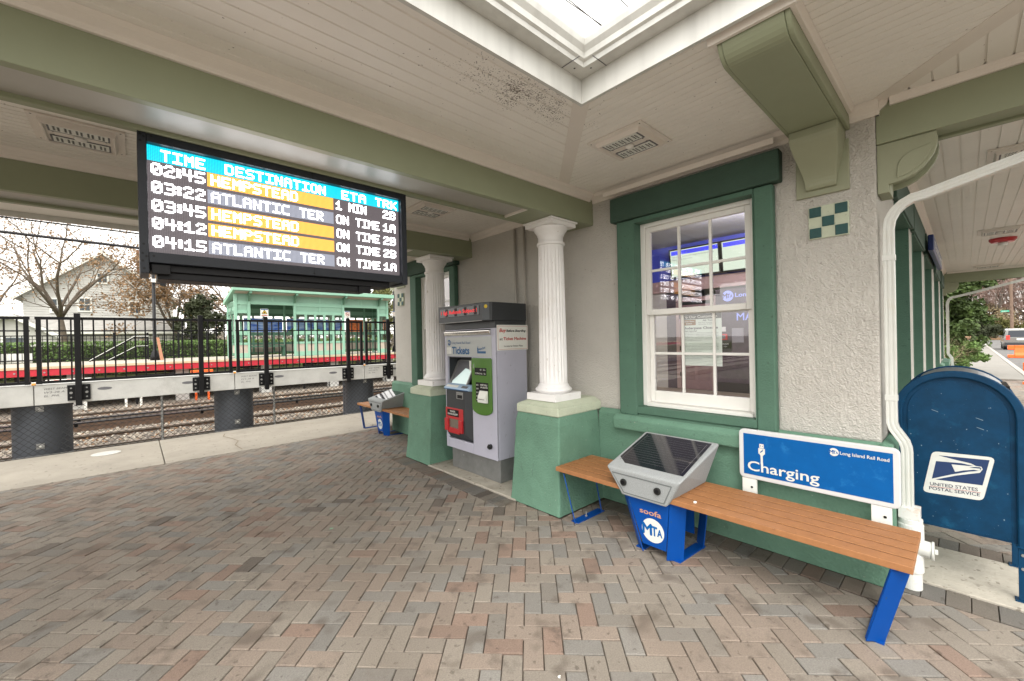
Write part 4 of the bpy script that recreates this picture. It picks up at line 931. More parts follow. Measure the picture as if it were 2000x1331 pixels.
# light blue shelf
b = MB(); b.prism([(F+.03, 1.075), (F-.012, 1.058), (F-.055, 1.028), (F-.055, 1.005), (F+.03, .992)], 1, 3.895, 4.40); sh = b.build('shelf', lblue, tv, bevel=.008)
b = MB(); b.quad((F-.0485, 4.37, 1.0345), (F-.0485, 4.12, 1.0345), (F-.016, 4.12, 1.0570), (F-.016, 4.37, 1.0570)); b.build('shelf_label', paperw, sh)
b = MB(); b.quad((F-.0485, 4.05, 1.0345), (F-.0485, 3.93, 1.0345), (F-.016, 3.93, 1.0570), (F-.016, 4.05, 1.0570)); b.build('keypad', inkgrey, sh)
b = MB(); b.box(F-.0585, F-.0552, 3.90, 4.395, 1.004, 1.012); b.build('shelf_edge', inkblue, sh)
# dark lower panel, tapering in at the foot, with the red ticket tray
b = MB(); b.hexa([(F-.028, 3.995, .47), (F-.028, 4.385, .47), (F-.028, 4.385, .995), (F-.028, 3.995, .995)][::-1], [(F+.03, 3.888, .392), (F+.03, 4.388, .392), (F+.03, 4.388, 1.0), (F+.03, 3.888, 1.0)][::-1]); lp = b.build('lower_panel', charc, tv, bevel=.003)
b = MB(); b.box(F-.034, F-.0285, 4.03, 4.165, .895, .978); cr_ = b.build('card_slot', galv, lp, bevel=.003)
MB().box(F-.037, F-.0342, 4.045, 4.14, .905, .945).build('slot', blackp, cr_)
b = MB(); b.text('INSERT CARD', (F-.0345, 4.155, .955), U, V, .009, .10); b.build('lettering', inkblack, cr_)
y0, y1 = 4.035, 4.405
b = MB(); xo = F-.052
b.hexa([(xo, 4.06, .485), (xo, 4.395, .485), (xo, 4.395, .58), (xo, 4.06, .58)][::-1], [(F-.0285, 4.03, .462), (F-.0285, 4.41, .462), (F-.0285, 4.41, .60), (F-.0285, 4.03, .60)][::-1])
b.v = []; b.f = []; b.c = []
b.box(xo+.02, F-.0286, y0, y1, .640, .775); b.box(xo, F-.0286, y0, y0+.075, .49, .6395); b.box(xo, F-.0286, y1-.075, y1, .49, .6395); b.box(xo+.005, F-.0286, y0+.0755, y1-.0755, .47, .535)
tr_ = b.build('ticket_tray', tred, tv, bevel=.012)
MB().box(xo+.03, F-.0287, y0+.076, y1-.076, .5352, .6395).build('tray_flap', mat('tray_plastic', (.17, .14, .11), .25), tr_)
b = MB(); b.box(xo+.0165, xo+.0198, y0+.09, y1-.04, .672, .755); lb = b.build('label_plate', blackp, tr_)
b = MB(); b.text('TICKETS', (xo+.0158, y1-.10, .722), U, V, .021, .11, bold=.02); b.text('CHANGE RECEIPT', (xo+.0158, y1-.05, .690), U, V, .021, .215, bold=.02); b.build('lettering', paperw, lb)
# green money panel with rounded foot
pr = [(3.508, 1.385), (3.525, 1.397), (3.845, 1.397), (3.865, 1.385)] + [(3.6865+.1785*math.cos(a), .82+.072*math.sin(a)) for a in [-i*math.pi/12 for i in range(13)]]
b = MB(); b.prism(pr, 0, F-.022, F-.0003); gp = b.build('money_panel', tgreen, tv, bevel=.008, seg=3)
b = MB(); b.box(F-.0245, F-.0222, 3.588, 3.80, 1.20, 1.285); e = b.build('coin_label', blackp, gp)
b = MB(); b.text('COINS', (F-.0252, 3.79, 1.212), U, V, .020, .085); b.text('$1  25c', (F-.0252, 3.70, 1.255), U, V, .019, .10); b.text('10c  5c', (F-.0252, 3.70, 1.212), U, V, .019, .10); b.build('lettering', paperw, e)
b = MB().disc((F-.0228, 3.815, 1.30), U, V, .030, 24, .042); b.build('coin_slot', mat('slot_green', (.10, .25, .05), .3), gp)
b = MB(); b.box(F-.030, F-.0232, 3.807, 3.820, 1.278, 1.322); b.build('slot_plate', galv, gp, bevel=.002)
b = MB(); b.box(F-.0245, F-.0222, 3.56, 3.785, .90, 1.12); e = b.build('bill_label', blackp, gp)
b = MB()
for k, s in enumerate(('$50', '$20', '$10', '$5', '$1')): b.text(s, (F-.0252, 3.775, 1.082-k*.042), U, V, .016, .040)
b.text('INSERT BILLS', (F-.0252, 3.70, 1.085), U, V, .018, .125, bold=.02); b.text('ANY DIRECTION', (F-.0252, 3.70, 1.057), U, V, .018, .13, bold=.02); b.build('lettering', paperw, e)
b = MB(); b.prism([(F-.0246, .895), (F-.0246, 1.030), (F-.035, 1.030), (F-.066, .955), (F-.066, .900)], 1, 3.563, 3.705); e = b.build('bill_reader', paperw, gp, bevel=.005)
b = MB(); b.quad((F-.050, 3.60, .9905), (F-.050, 3.67, .9905), (F-.038, 3.655, 1.02), (F-.038, 3.62, 1.02)); b.box(F-.0685, F-.0662, 3.585, 3.685, .935, .94); b.build('arrow', blackp, e)
b = MB(); b.tube([(F-.001, 3.562, .415), (F-.03, 3.562, .415)], .030, 20); kn = b.build('knob', rubber, tv, bevel=.004)
b = MB(); b.tube([(F-.0305, 3.562, .415), (F-.045, 3.562, .415)], .016, 14); b.box(F-.05, F-.0305, 3.535, 3.545, .40, .43); b.build('knob_grip', rubber, kn)
b = MB()
for y in (3.8, 4.15): b.tube([(2.9525, y, .2), (2.946, y, .2)], .010, 10)
b.build('bolt', galv, tv)
# notice fixed to the side
t = thing('notice_sign', (3.16, Yn-.004, 1.48), 'white notice with red and black lettering on the side of the ticket machine', 'sign')
Ys = Yn-.007
b = MB(); b.box(2.922, 3.395, Ys, Yn-.0015, 1.478, 1.762); sg = b.build('board', paperw, t, bevel=.006)
b = MB()
for x0, x1, z0, z1 in ((2.934, 3.383, 1.490, 1.4925), (2.934, 3.383, 1.7465, 1.749), (2.934, 2.937, 1.49, 1.749), (3.380, 3.383, 1.49, 1.749)): b.quad((x0, Ys-.001, z0), (x1, Ys-.001, z0), (x1, Ys-.001, z1), (x0, Ys-.001, z1))
b.text('Buy', (2.955, Ys-.0015, 1.682), (1, 0, 0), (0, 0, 1), .042, .10, slant=.25, bold=.02); b.text('Ticket Machine', (3.015, Ys-.0015, 1.592), (1, 0, 0), (0, 0, 1), .034, .345, bold=.03); b.build('red_lettering', inkred, sg)
b = MB(); b.text('Before Boarding', (3.058, Ys-.0015, 1.685), (1, 0, 0), (0, 0, 1), .025, .30, slant=.2, bold=.035); b.text('at', (2.958, Ys-.0015, 1.592), (1, 0, 0), (0, 0, 1), .030, .045, bold=.01); b.text('Located at Station Plaza', (3.022, Ys-.0015, 1.517), (1, 0, 0), (0, 0, 1), .019, .285, bold=.01); b.build('lettering', inkblack, sg)

# ================================================================ BENCHES WITH SOLAR CHARGER
def bench(label):
    t = thing('solar_bench', (2.77, 1.3, 0), label, 'bench', 'solar charging benches')
    ys0, ys1 = .182, 2.452; n = 5; x0, x1 = 2.718, 3.252; wd = (x1-x0)/n
    for k in range(n):
        MB().box(x0+k*wd+.0072, x0+(k+1)*wd-.0072, ys0, ys1, .432, .468).build('seat_slat', slat, t, bevel=.003)
    b = MB(); b.box(2.80, 3.2, ys0+.03, ys0+.08, .416, .428); b.box(2.80, 3.2, ys1-.08, ys1-.03, .416, .428); b.box(2.80, 3.2, 1.0, 1.05, .416, .428); b.build('seat_bearer', bblue, t); 
    for k in range(1, n): MB().box(x0+k*wd-.0068, x0+k*wd+.0068, ys0+.004, ys1-.004, .4285, .4625).build('slat_gap_shade', blackp, t)  # black strips added in the slat gaps to darken them like shade
    def plate(name, bot, top, th=.008, z0=.006, z1=.4195):
        (ax, ay), (bx, by) = bot; (cx, cy), (dx, dy) = top; d = Vector((bx-ax, by-ay, 0)); nn = Vector((d.y, -d.x, 0)).normalized()*th/2
        B = [Vector((ax, ay, z0)), Vector((bx, by, z0))]; T = [Vector((cx, cy, z1)), Vector((dx, dy, z1))]
        b = MB(); b.hexa([B[0]-nn, B[1]-nn, B[1]+nn, B[0]+nn], [T[0]-nn, T[1]-nn, T[1]+nn, T[0]+nn]); return b.build(name, bblue, t, bevel=.0015)
    def strap(name, p, q, wv):
        p, q = Vector(p), Vector(q); w_ = Vector(wv)/2; b = MB(); b.hexa([p-w_, q-w_, q+w_, p+w_], [v+Vector((0, 0, .008)) for v in (p-w_, q-w_, q+w_, p+w_)]); return b.build(name, bblue, t)
    # right end
    plate('leg', ((2.760, .366), (2.822, .300)), ((2.735, .262), (2.797, .196)))
    plate('leg', ((3.190, .300), (3.128, .366)), ((3.215, .196), (3.153, .262)))
    strap('foot_strap', (2.79, .335, .001), (3.16, .335, .001), (0, .075, 0))
    # left end
    plate('leg', ((2.765, 2.275), (2.822, 2.330)), ((2.740, 2.372), (2.800, 2.430)))
    plate('leg', ((3.205, 2.330), (3.128, 2.262)), ((3.225, 2.430), (3.150, 2.362)))
    strap('foot_strap', (2.79, 2.30, .001), (3.165, 2.295, .001), (0, .075, 0))
    b = MB(); b.tube([(2.95, 2.30, .009), (2.95, 2.30, .05)], .005, 8); b.tube([(2.95, 2.30, .0095), (2.95, 2.30, .016)], .012, 6); b.build('anchor_bolt', galv, t)
    # cabinet below the charger
    b = MB(); X = 2.762
    b.hexa([(X, 1.452, .068), (X+.008, 1.452, .068), (X+.008, 1.632, .068), (X, 1.632, .068)], [(X-.014, 1.415, .431), (X-.006, 1.415, .431), (X-.006, 1.755, .431), (X-.014, 1.755, .431)]); fp = b.build('front_panel', bblue, t)
    plate('side_plate', ((2.768, 1.452), (2.846, 1.366)), ((2.752, 1.414), (2.830, 1.328)), z0=.004)
    plate('side_plate', ((2.768, 1.634), (2.846, 1.716)), ((2.752, 1.757), (2.830, 1.84)), z0=.004)
    plate('side_plate', ((3.19, 1.42), (3.112, 1.338)), ((3.21, 1.38), (3.132, 1.298)), z0=.004)
    plate('side_plate', ((3.19, 1.634), (3.112, 1.716)), ((3.21, 1.757), (3.132, 1.84)), z0=.004)
    strap('foot_strap', (2.80, 1.405, .001), (3.16, 1.38, .001), (0, .075, 0)); strap('foot_strap', (2.80, 1.675, .001), (3.16, 1.675, .001), (0, .075, 0))
    MB().box(3.14, 3.15, 1.42, 1.70, .08, .43).build('inner_panel', bblue, t)
    nrm = Vector((-1, 0, -.03)).normalized(); U, V = Vector((0, -1, 0)), Vector((-.038, 0, 1)).normalized()
    q = lambda y, z: Vector((X - .014*(z-.068)/.363 - .0015, y, z))
    mta_logo(fp, q(1.548, .188), U, V, nrm, .088, logow, mtablue)
    b = MB(); b.text('soofa', q(1.648, .298), U, V, .040, .17, bold=.02); b.build('maker_lettering', copperl, fp)
    # moulded grey charger head
    b = MB()
    bot = [(2.702, 1.415, .405), (2.702, 1.768, .405), (2.80, 1.785, .4685), (3.215, 1.795, .4685), (3.215, 1.355, .4685), (2.80, 1.375, .4685)]
    top = [(2.688, 1.300, .607), (2.688, 1.895, .607), (2.80, 1.898, .634), (3.285, 1.895, .775), (3.285, 1.27, .775), (2.80, 1.298, .634)]
    b.hexa(bot, top); hd = b.build('charger_head', granite, t, bevel=.016, seg=3)
    b = MB(); xf = lambda z: 2.702 - .014*(z-.405)/.202
    fr_ = [(1.845, .572), (1.36, .572), (1.425, .428), (1.752, .428)]
    inn = [(1.835, .562), (1.372, .562), (1.432, .436), (1.745, .436)]
    for i in range(4):
        a, c = fr_[i], fr_[(i+1) % 4]; d, e = inn[(i+1) % 4], inn[i]
        b.quad((xf(a[1])-.001, *a), (xf(c[1])-.001, *c), (xf(d[1])-.001, *d), (xf(e[1])-.001, *e))
    b.build('port_recess', mat('recess_grey', (.12, .13, .13), .8), hd)
    for y in (1.741, 1.470):
        b = MB(); b.tube([(xf(.512)-.0015, y, .512), (xf(.512)-.016, y, .512)], .026, 20); e = b.build('charging_port', rubber, hd, bevel=.004)
        b = MB(); b.tube([(xf(.512)-.0165, y, .512), (xf(.512)-.019, y, .512)], .014, 14); e2 = b.build('port_cap', blackp, e)
    # solar panel on the sloping top
    sl_ = (.775-.634)/(.485)
    def tp(u, v, d=.0035): x = 2.775+.475*v; return Vector((x, 1.868-.006*v - (.545+.0*v)*u, .634+(x-2.80)*sl_+d))
    b = MB(); b.quad(tp(0, 0), tp(1, 0), tp(1, 1), tp(0, 1)); so_ = b.build('solar_panel', solar, hd)
    b = MB(); e = .004
    for (u0, u1, v0, v1) in ((.05, .95, .045, .052), (.05, .95, .948, .955)): pass
    for k in range(1, 14):
        v = .05+.9*k/14; b.quad(tp(.06, v, e), tp(.94, v, e), tp(.94, v+.0035, e), tp(.06, v+.0035, e))
    for u in (.045, .95): b.quad(tp(u, .06, e), tp(u+.006, .06, e), tp(u+.006, .94, e), tp(u, .94, e))
    b.build('cell_lines', solarline, so_)
    # backrest sign
    X = 3.325; y0, y1, z0, z1 = .268, 1.152, .540, .900
    def rr_(y0, y1, z0, z1, r, n=6):
        out = []
        for cy, cz, a0 in ((y1-r, z1-r, 0), (y0+r, z1-r, 90), (y0+r, z0+r, 180), (y1-r, z0+r, 270)):
            for i in range(n+1): a = R(a0+90*i/n); out.append((cy+r*math.cos(a), cz+r*math.sin(a)))
        return out
    b = MB(); b.prism(rr_(y0, y1, z0, z1, .035), 0, X, X+.035); sf = b.build('sign_frame', mat('sign_frame_grey', (.56, .57, .57), .4, .03, 5), t, bevel=.006)
    b = MB(); b.box(X-.0015, X+.001, y0+.032, y1-.032, z0+.032, z1-.030); fa = b.build('sign_face', mtablue, sf)
    for y in (1.04, .31):
        b = MB(); b.box(X+.005, X+.03, y, y+.095, .30, z0-.001); po = b.build('sign_post', paperw, t, bevel=.003)
        b = MB(); b.tube([(X+.0048, y+.03, .478), (X+.001, y+.03, .478)], .008, 8); b.build('post_bolt', blackp, po)
    G = X-.003; U, V = (0, -1, 0), (0, 0, 1)
    b = MB(); b.text('Charging', (G, 1.093, .604), U, V, .072, .432, bold=.012)
    # plug rising from the letter h
    hx = 1.0
    b.box(G-.0002, G+.0004, hx-.007, hx+.007, .66, .722); b.prism([(hx-.008, .722), (hx+.008, .722), (hx+.016, .735), (hx+.021, .735), (hx+.021, .775), (hx-.021, .775), (hx-.021, .735), (hx-.016, .735)], 0, G-.0002, G+.0004)
    b.box(G-.0002, G+.0004, hx-.014, hx+.014, .777, .807)
    b.text('Long Island Rail Road', (G, .551, .818), U, V, .021, .235, bold=.012); b.build('lettering', logow, fa)
    b = MB(); b.quad((G-.0012, hx-.006, .768), (G-.0012, hx-.012, .768), (G-.0012, hx+.010, .750), (G-.0012, hx+.002, .750)); b.quad((G-.0012, hx+.008, .742), (G-.0012, hx-.010, .758), (G-.0012, hx-.002, .758), (G-.0012, hx+.012, .742)); b.box(G-.0014, G-.0010, hx-.009, hx-.004, .790, .796); b.box(G-.0014, G-.0010, hx+.004, hx+.009, .790, .796); b.build('plug_marks', mtablue, fa)
    mta_logo(fa, (G, .582, .828), U, V, (-1, 0, 0), .0255, logow, mtablue)
    return t
b1 = bench('orange slatted bench with speckled solar charger and blue Charging sign, under the near window')
b2 = copy_tree(b1); b2.location = (2.77+.345, 1.3+5.27, 0); b2['label'] = 'farther orange slatted bench with solar charger, half hidden behind the left pedestal'
o = MB().box(2.765, 2.785, 1.235, 1.252, .4685, .480).build('paper_scrap', paperw, loc=(2.775, 1.245, .4685), bevel=.003); tag(o, 'tiny crumpled white scrap lying on the near bench slats', 'litter')

# ================================================================ MAILBOX
def mailbox():
    t = thing('mailbox', (4.08, .05, 0), 'worn dark blue arched mailbox on four legs beside the white drainpipe', 'mailbox')
    y0, y1, zb, zs = -.222, .322, .325, 1.065; cy = (y0+y1)/2; r = (y1-y0)/2; n = 20
    def arch(d=0, z0=None): return [(y1-d, z0 if z0 else zb+d)] + [(cy+(r-d)*math.cos(math.pi*i/n), zs+(r-d)*.98*math.sin(math.pi*i/n)) for i in range(n+1)] + [(y0+d, z0 if z0 else zb+d)]
    b = MB(); b.prism(arch(.006), 0, 3.815, 4.345); body = b.build('body', mailb, t)
    # raised rim on both sides
    for x0, x1 in ((3.788, 3.8145), (4.3455, 4.372)):
        b = MB(); A = arch(-.012, zb-.01); B = arch(.030, zb+.0); n2 = len(A)
        vs = [(x0, *p) for p in A] + [(x0, *p) for p in B] + [(x1, *p) for p in A] + [(x1, *p) for p in B]
        fs = []
        for i in range(n2-1): fs += [(i, i+1, n2+i+1, n2+i), (2*n2+i+1, 2*n2+i, 3*n2+i, 3*n2+i+1), (i+1, i, 2*n2+i, 2*n2+i+1), (n2+i, n2+i+1, 3*n2+i+1, 3*n2+i)]
        fs += [(0, n2, 3*n2, 2*n2), (n2-1, 2*n2-1+0, 4*n2-1, 3*n2-1)]
        b.add(vs, fs); autosmooth(b.build('rim', mailb, t, bevel=.006), 50)
    b = MB(); b.prism([(p[0], p[1]) for p in arch(.052, zb+.015)], 0, 3.8105, 3.8146); b.build('side_panel', mailb, t, bevel=.003)
    b = MB()
    for k in range(9):
        a = math.pi*(k+.5)/9; b.tube([(3.8147, cy+(r-.075)*math.cos(a), zs+(r-.075)*math.sin(a)), (3.807, cy+(r-.075)*math.cos(a), zs+(r-.075)*math.sin(a))], .006, 8)
    for k in range(6):
        b.tube([(3.8147, y0+.06+k*.085, .35), (3.807, y0+.06+k*.085, .35)], .006, 8)
    b.build('rivets', mailb, t)
    # pull-down chute and its label along the crown
    b = MB(); A = [(cy+(r-.004)*math.cos(math.pi*(.30+.5*i/14)), zs+(r-.004)*.98*math.sin(math.pi*(.30+.5*i/14))) for i in range(15)]; B = [(cy+(r+.004)*math.cos(math.pi*(.30+.5*i/14)), zs+(r+.004)*.98*math.sin(math.pi*(.30+.5*i/14))) for i in range(15)]
    b.prism(A + B[::-1], 0, 3.86, 4.30); ch = b.build('chute_door', mat('mailbox_chute', (.13, .14, .15), .35, .1, 9), t)
    b = MB(); b.box(3.9, 4.26, y0+.045, y0+.07, 1.225, 1.25); b.build('handle', blackm, ch)
    for x in (3.795, 4.335):
        for y in (y0-.006, y1-.03):
            b = MB(); b.box(x, x+.036, y, y+.006 if y < 0 else y+.036, .0, .60); b.box(x, x+.006, y, y+.036, .0, .324); b.box(x-.015, x+.05, y-.015, y+.05, .0, .012); lg = b.build('leg', mailb, t, bevel=.002)
            q = MB()
            for z in (.20, .28): q.tube([(x-.0005, y+.018, z), (x-.008, y+.018, z)], .008, 8)
            q.build('bolt', galv, lg)
    # eagle sign
    X = 3.8095
    def poly(name, pts, m, parent, x): return MB().quad(*[(x, *p) for p in pts]).build(name, m, parent)
    def rnd_poly(P_, r):
        out = []
        for i in range(len(P_)):
            p, a, c = Vector(P_[i]), Vector(P_[i-1]), Vector(P_[(i+1) % len(P_)])
            q0 = p+(a-p).normalized()*r; q1 = p+(c-p).normalized()*r
            for k in range(5): s = k/4; out.append(tuple(q0*(1-s)**2 + p*2*s*(1-s) + q1*s*s))
        return out
    pn_ = rnd_poly([(.155, .817), (-.112, .827), (-.060, .552), (.203, .542)], .028)
    em = poly('emblem', pn_, logow, t, X)
    poly('emblem_blue', [(.128, .795), (-.089, .807), (-.059, .647), (.143, .636), (.046, .684), (-.049, .722), (-.061, .745), (-.056, .760), (-.034, .760), (-.012, .772), (.045, .780)], mailb2, em, X-.0008)
    poly('emblem_blue', [(.138, .756), (.027, .765), (-.024, .758), (-.004, .7545), (.070, .749), (.055, .704), (.019, .721), (-.025, .735), (-.046, .733), (.001, .717), (.074, .683), (.159, .637)], mailb2, em, X-.0008)
    poly('emblem_blue', [(-.006, .744), (-.027, .753), (-.050, .756), (-.055, .749), (-.048, .732), (-.051, .748), (-.027, .746)], mailb2, em, X-.0016)
    b = MB(); b.text('UNITED STATES', (X-.0008, .167, .594), (0, -1, .06), (-.0, .12, 1), .021, .208, bold=.01, slant=.1); b.text('POSTAL SERVICE', (X-.0008, .172, .565), (0, -1, .055), (0, .12, 1), .021, .222, bold=.01, slant=.1); b.build('lettering', mat('navy_ink', (.008, .015, .05), .5), em)
    MB().quad((X-.0008, .168, .5875), (X-.0008, -.052, .5995), (X-.0008, -.052, .6015), (X-.0008, .168, .5895)).build('red_rule', inkred, em)
    # chips and scuffs in the paint
    r_ = random.Random(11); b = MB()
    for _ in range(60):
        y = r_.uniform(y0+.06, y1-.06); z = r_.uniform(.37, 1.2); s = r_.choice((.0008, .001, .0014, .002, .003))
        if (y-cy)**2 + max(0, z-zs)**2 > .045: continue
        if -.12 < y < .21 and .53 < z < .84: continue
        b.disc((3.8098, y, z), (0, 1, 0), (0, 0, 1), s, 6, s*r_.uniform(.6, 2))
    b.build('paint_chips', mat('chip_pale', (.16, .24, .30), .7), t)
    b = MB()
    for _ in range(3):
        y = r_.uniform(y0+.1, y1-.1); z = r_.uniform(.9, 1.15); b.quad((3.8099, y, z), (3.8099, y-.03, z-.012), (3.8099, y-.03, z-.016), (3.8099, y, z-.003))
    b.build('scratch', MATS['chip_pale'], t)
    return t
mailbox()

# ================================================================ DRAINPIPES
def squarepipe(b, pts, w_, d_, along):
    """rectangular corrugated pipe swept along pts; along = horizontal axis of the width"""
    u = Vector(along).normalized(); k = len(pts); pts = [Vector(p) for p in pts]; vs = []
    prof = []
    for i in range(12): pass
    base = [(-.5, -.5), (-.3, -.5), (-.3, -.44), (-.12, -.44), (-.12, -.5), (.12, -.5), (.12, -.44), (.3, -.44), (.3, -.5), (.5, -.5), (.5, .5), (-.5, .5)]
    n = len(base)
    for i, p in enumerate(pts):
        d = (pts[min(i+1, k-1)]-pts[max(i-1, 0)]).normalized(); fx = Vector((1, 0, 0)); side = d.cross(fx).normalized()
        for a, c in base: vs.append(p + side*a*w_ + fx*c*d_)
    b.add(vs, [(i*n+j, i*n+(j+1) % n, (i+1)*n+(j+1) % n, (i+1)*n+j) for i in range(k-1) for j in range(n)] + [tuple(range(n)), tuple((k-1)*n+j for j in range(n))])
def drain(x, label, boot=True):
    t = thing('drainpipe', (x, .3, 0), label, 'drainpipe', 'white drainpipes on the street front')
    b = MB(); yv = .322 if x < 5 else .30
    pts = [(x, -1.17, 3.17), (x, -1.14, 2.86), (x, -1.02, 2.755), (x, -.226, 2.525), (x, .16, 2.425)]
    for i in range(1, 6): a = i/5; pts.append((x, .16+(yv-.16)*math.sin(a*math.pi/2), 2.425-.115*(1-math.cos(a*math.pi/2))-.06*a*a))
    pts += [(x, yv, 1.6), (x, yv, 1.02)]
    for i in range(1, 5): a = i/4; pts.append((x, yv-.065*a*a*(3-2*a), 1.02-.15*a))
    pts += [(x, yv-.067, .84), (x, yv-.067, .46 if boot else .1)]
    squarepipe(b, pts, .054, .048, (0, 1, 0)); p = b.build('pipe', pvc, t, bevel=.003)
    c = MB()
    for z in (2.05, 1.16): c.box(x-.027, x+.027, yv-.030, yv+.030, z, z+.035)
    c.build('strap', pvc, p)
    if boot:
        yy = yv-.075
        c = MB(); c.box(x-.045, x+.045, yy-.048, yy+.052, .435, .505); c.lathe([(0, .30), (.052, .30), (.062, .312), (.062, .40), (.058, .405), (.058, .435), (0, .435)], x, yy, 28); c.lathe([(0, .001), (.052, .001), (.052, .30), (0, .30)], x, yy, 28); c.lathe([(0, .11), (.060, .11), (.060, .215), (.053, .222), (0, .222)], x, yy, 28)
        bt = c.build('boot', mat('pvc_boot', (.62, .63, .60), .35, .04, 6, stain=((.52, .24, .06), .7, 9)), t, bevel=.003)
        c = MB(); c.tube([(x, yy-.03, .262), (x, yy-.092, .258)], .048, 24); c.tube([(x, yy-.093, .258), (x, yy-.104, .258)], .055, 24); c.box(x-.012, x+.012, yy-.120, yy-.1045, .245, .271); c.build('cleanout_cap', pvc, bt, bevel=.003)
    return t
drain(3.56, 'white drainpipe at the near building corner with a round pipe boot'); drain(15.15, 'white drainpipe at the far end of the street front', False)

# scraps on the pavers
r_ = random.Random(21); k = 0
for x, y, m, lab, s in ((2.3, 5.4, mat('pink_scrap', (.75, .12, .16), .6), 'pink wrapper scrap on the pavers near the far bench', .035), (1.99, 2.9, paperw, 'white butt on the pavers left of the near pedestal', .010), (1.45, 1.31, paperw, 'round white gum spot on the pavers below the near bench', .012), (1.22, 3.7, mat('green_scrap', (.18, .36, .22), .6), 'small green scrap on the open pavers', .022), (2.36, .35, mat('dead_leaf', (.26, .12, .05), .8), 'brown leaf lying by the near end leg of the bench', .035)):
    b = MB(); n = 7; b.add([(x+s*math.cos(2*math.pi*i/n)*r_.uniform(.5, 1), y+s*math.sin(2*math.pi*i/n)*r_.uniform(.3, .8), .003+.004*r_.random()) for i in range(n)], [tuple(range(n))])
    tag(b.build('litter', m, loc=(x, y, .002)), lab, 'litter')

# ================================================================ NEAR RAISED PLATFORM, FENCE, MESH FENCE
rp = thing('raised_platform', (1.4, 9.6, 0), 'long raised precast concrete platform on dark wrapped piles along the track', 'platform')
brk = [-3.6, -1.115, 1.385, 3.885, 6.385, 8.9]
scrawl = mat('grey_scrawl', (.12, .12, .12), .8)
for x0, x1 in zip(brk, brk[1:]):
    b = MB(); b.prism([(9.30, .765), (9.30, 1.062), (9.305, 1.068), (10.15, 1.068), (10.15, .765)], 0, x0+.005, x1-.005); p = b.build('deck_panel', concp, rp, bevel=.006)
    b = MB()
    for f in (.30, .72): b.disc((x0+(x1-x0)*f, 9.2985, .955), (1, 0, 0), (0, 0, 1), .085, 20, .024)
    if True: b.build('lifting_hole', inkgrey, p)
    b = MB(); r_ = random.Random(int(x0*10))
    for k, s in enumerate(('WEST BEAMS', 'W3-28 A', 'EL  PNL')): b.text(s, (x0+.10, 9.2985, .985-k*.052), (1, 0, .02), (0, 0, 1), .030, .26-.05*k, slant=.2)
    b.build('chalk_marks', scrawl, p)
for x in brk[:-1]:
    for yy, r in ((9.72, .32), (10.06, .25)):
        o = MB().lathe([(0, -.40), (r, -.40), (r, .70), (r+.01, .71), (r+.01, .7645), (0, .7645)], x+.04, yy, 36).build('pile', wrap, rp); autosmooth(o, 40)
    b = MB()
    for z in (.66, .10): b.box(x+.0, x+.085, 9.385, 9.405, z, z+.08)
    o = b.build('pile_clip', galv, rp)
    b = MB()
    for z in (.66, .10): b.tube([(x+.042, 9.3849, z+.04), (x+.042, 9.375, z+.04)], .014, 8)
    b.build('clip_bolt', paperw, o)
fn = thing('platform_fence', (1.4, 9.3, 1.07), 'black picket fence with square posts along the raised concrete platform', 'fence')
posts = [-3.15, -1.62, -.65, .876, 1.903, 3.504, 4.45, 5.98, 6.9, 8.5]
for x0, x1 in zip(brk, brk[1:]):
    a, c = x0+.025, x1-.025; b = MB()
    b.box(a, c, 9.285, 9.325, 2.045, 2.085); b.box(a, c, 9.295, 9.315, 1.865, 1.885); b.box(a, c, 9.285, 9.325, 1.085, 1.125)
    b.box(a+.01, a+.06, 9.282, 9.328, 1.08, 2.0449); b.box(c-.06, c-.01, 9.282, 9.328, 1.08, 2.0449)
    n = round((c-a)/.122)
    for k in range(1, n):
        x = a+(c-a)*k/n
        if abs(x-a) > .08 and abs(c-x) > .08: b.box(x-.0095, x+.0095, 9.296, 9.314, 1.1251, 2.0449)
    b.build('panel', blackm, fn)
for x in posts:
    b = MB(); b.box(x-.035, x+.035, 9.215, 9.280, .72, 2.145); p = b.build('post', blackm, fn, bevel=.004)
    b = MB(); b.box(x-.125, x+.125, 9.2805, 9.2975, .80, 1.04); e = b.build('base_plate', blackm, p, bevel=.003)
    b = MB()
    for dx in (-.085, .085):
        for z in (.85, .92, .99): b.tube([(x+dx, 9.2804, z), (x+dx, 9.262, z)], .018 if z == .92 else .011, 8)
    b.build('bolt', galv, e)
b = MB()
for x in brk[1:-1]: b.box(x-.02, x+.02, 9.29, 9.32, 1.069, 1.10)
b.build('spacer', mat('orange_tab', (.8, .35, .06), .5), fn)
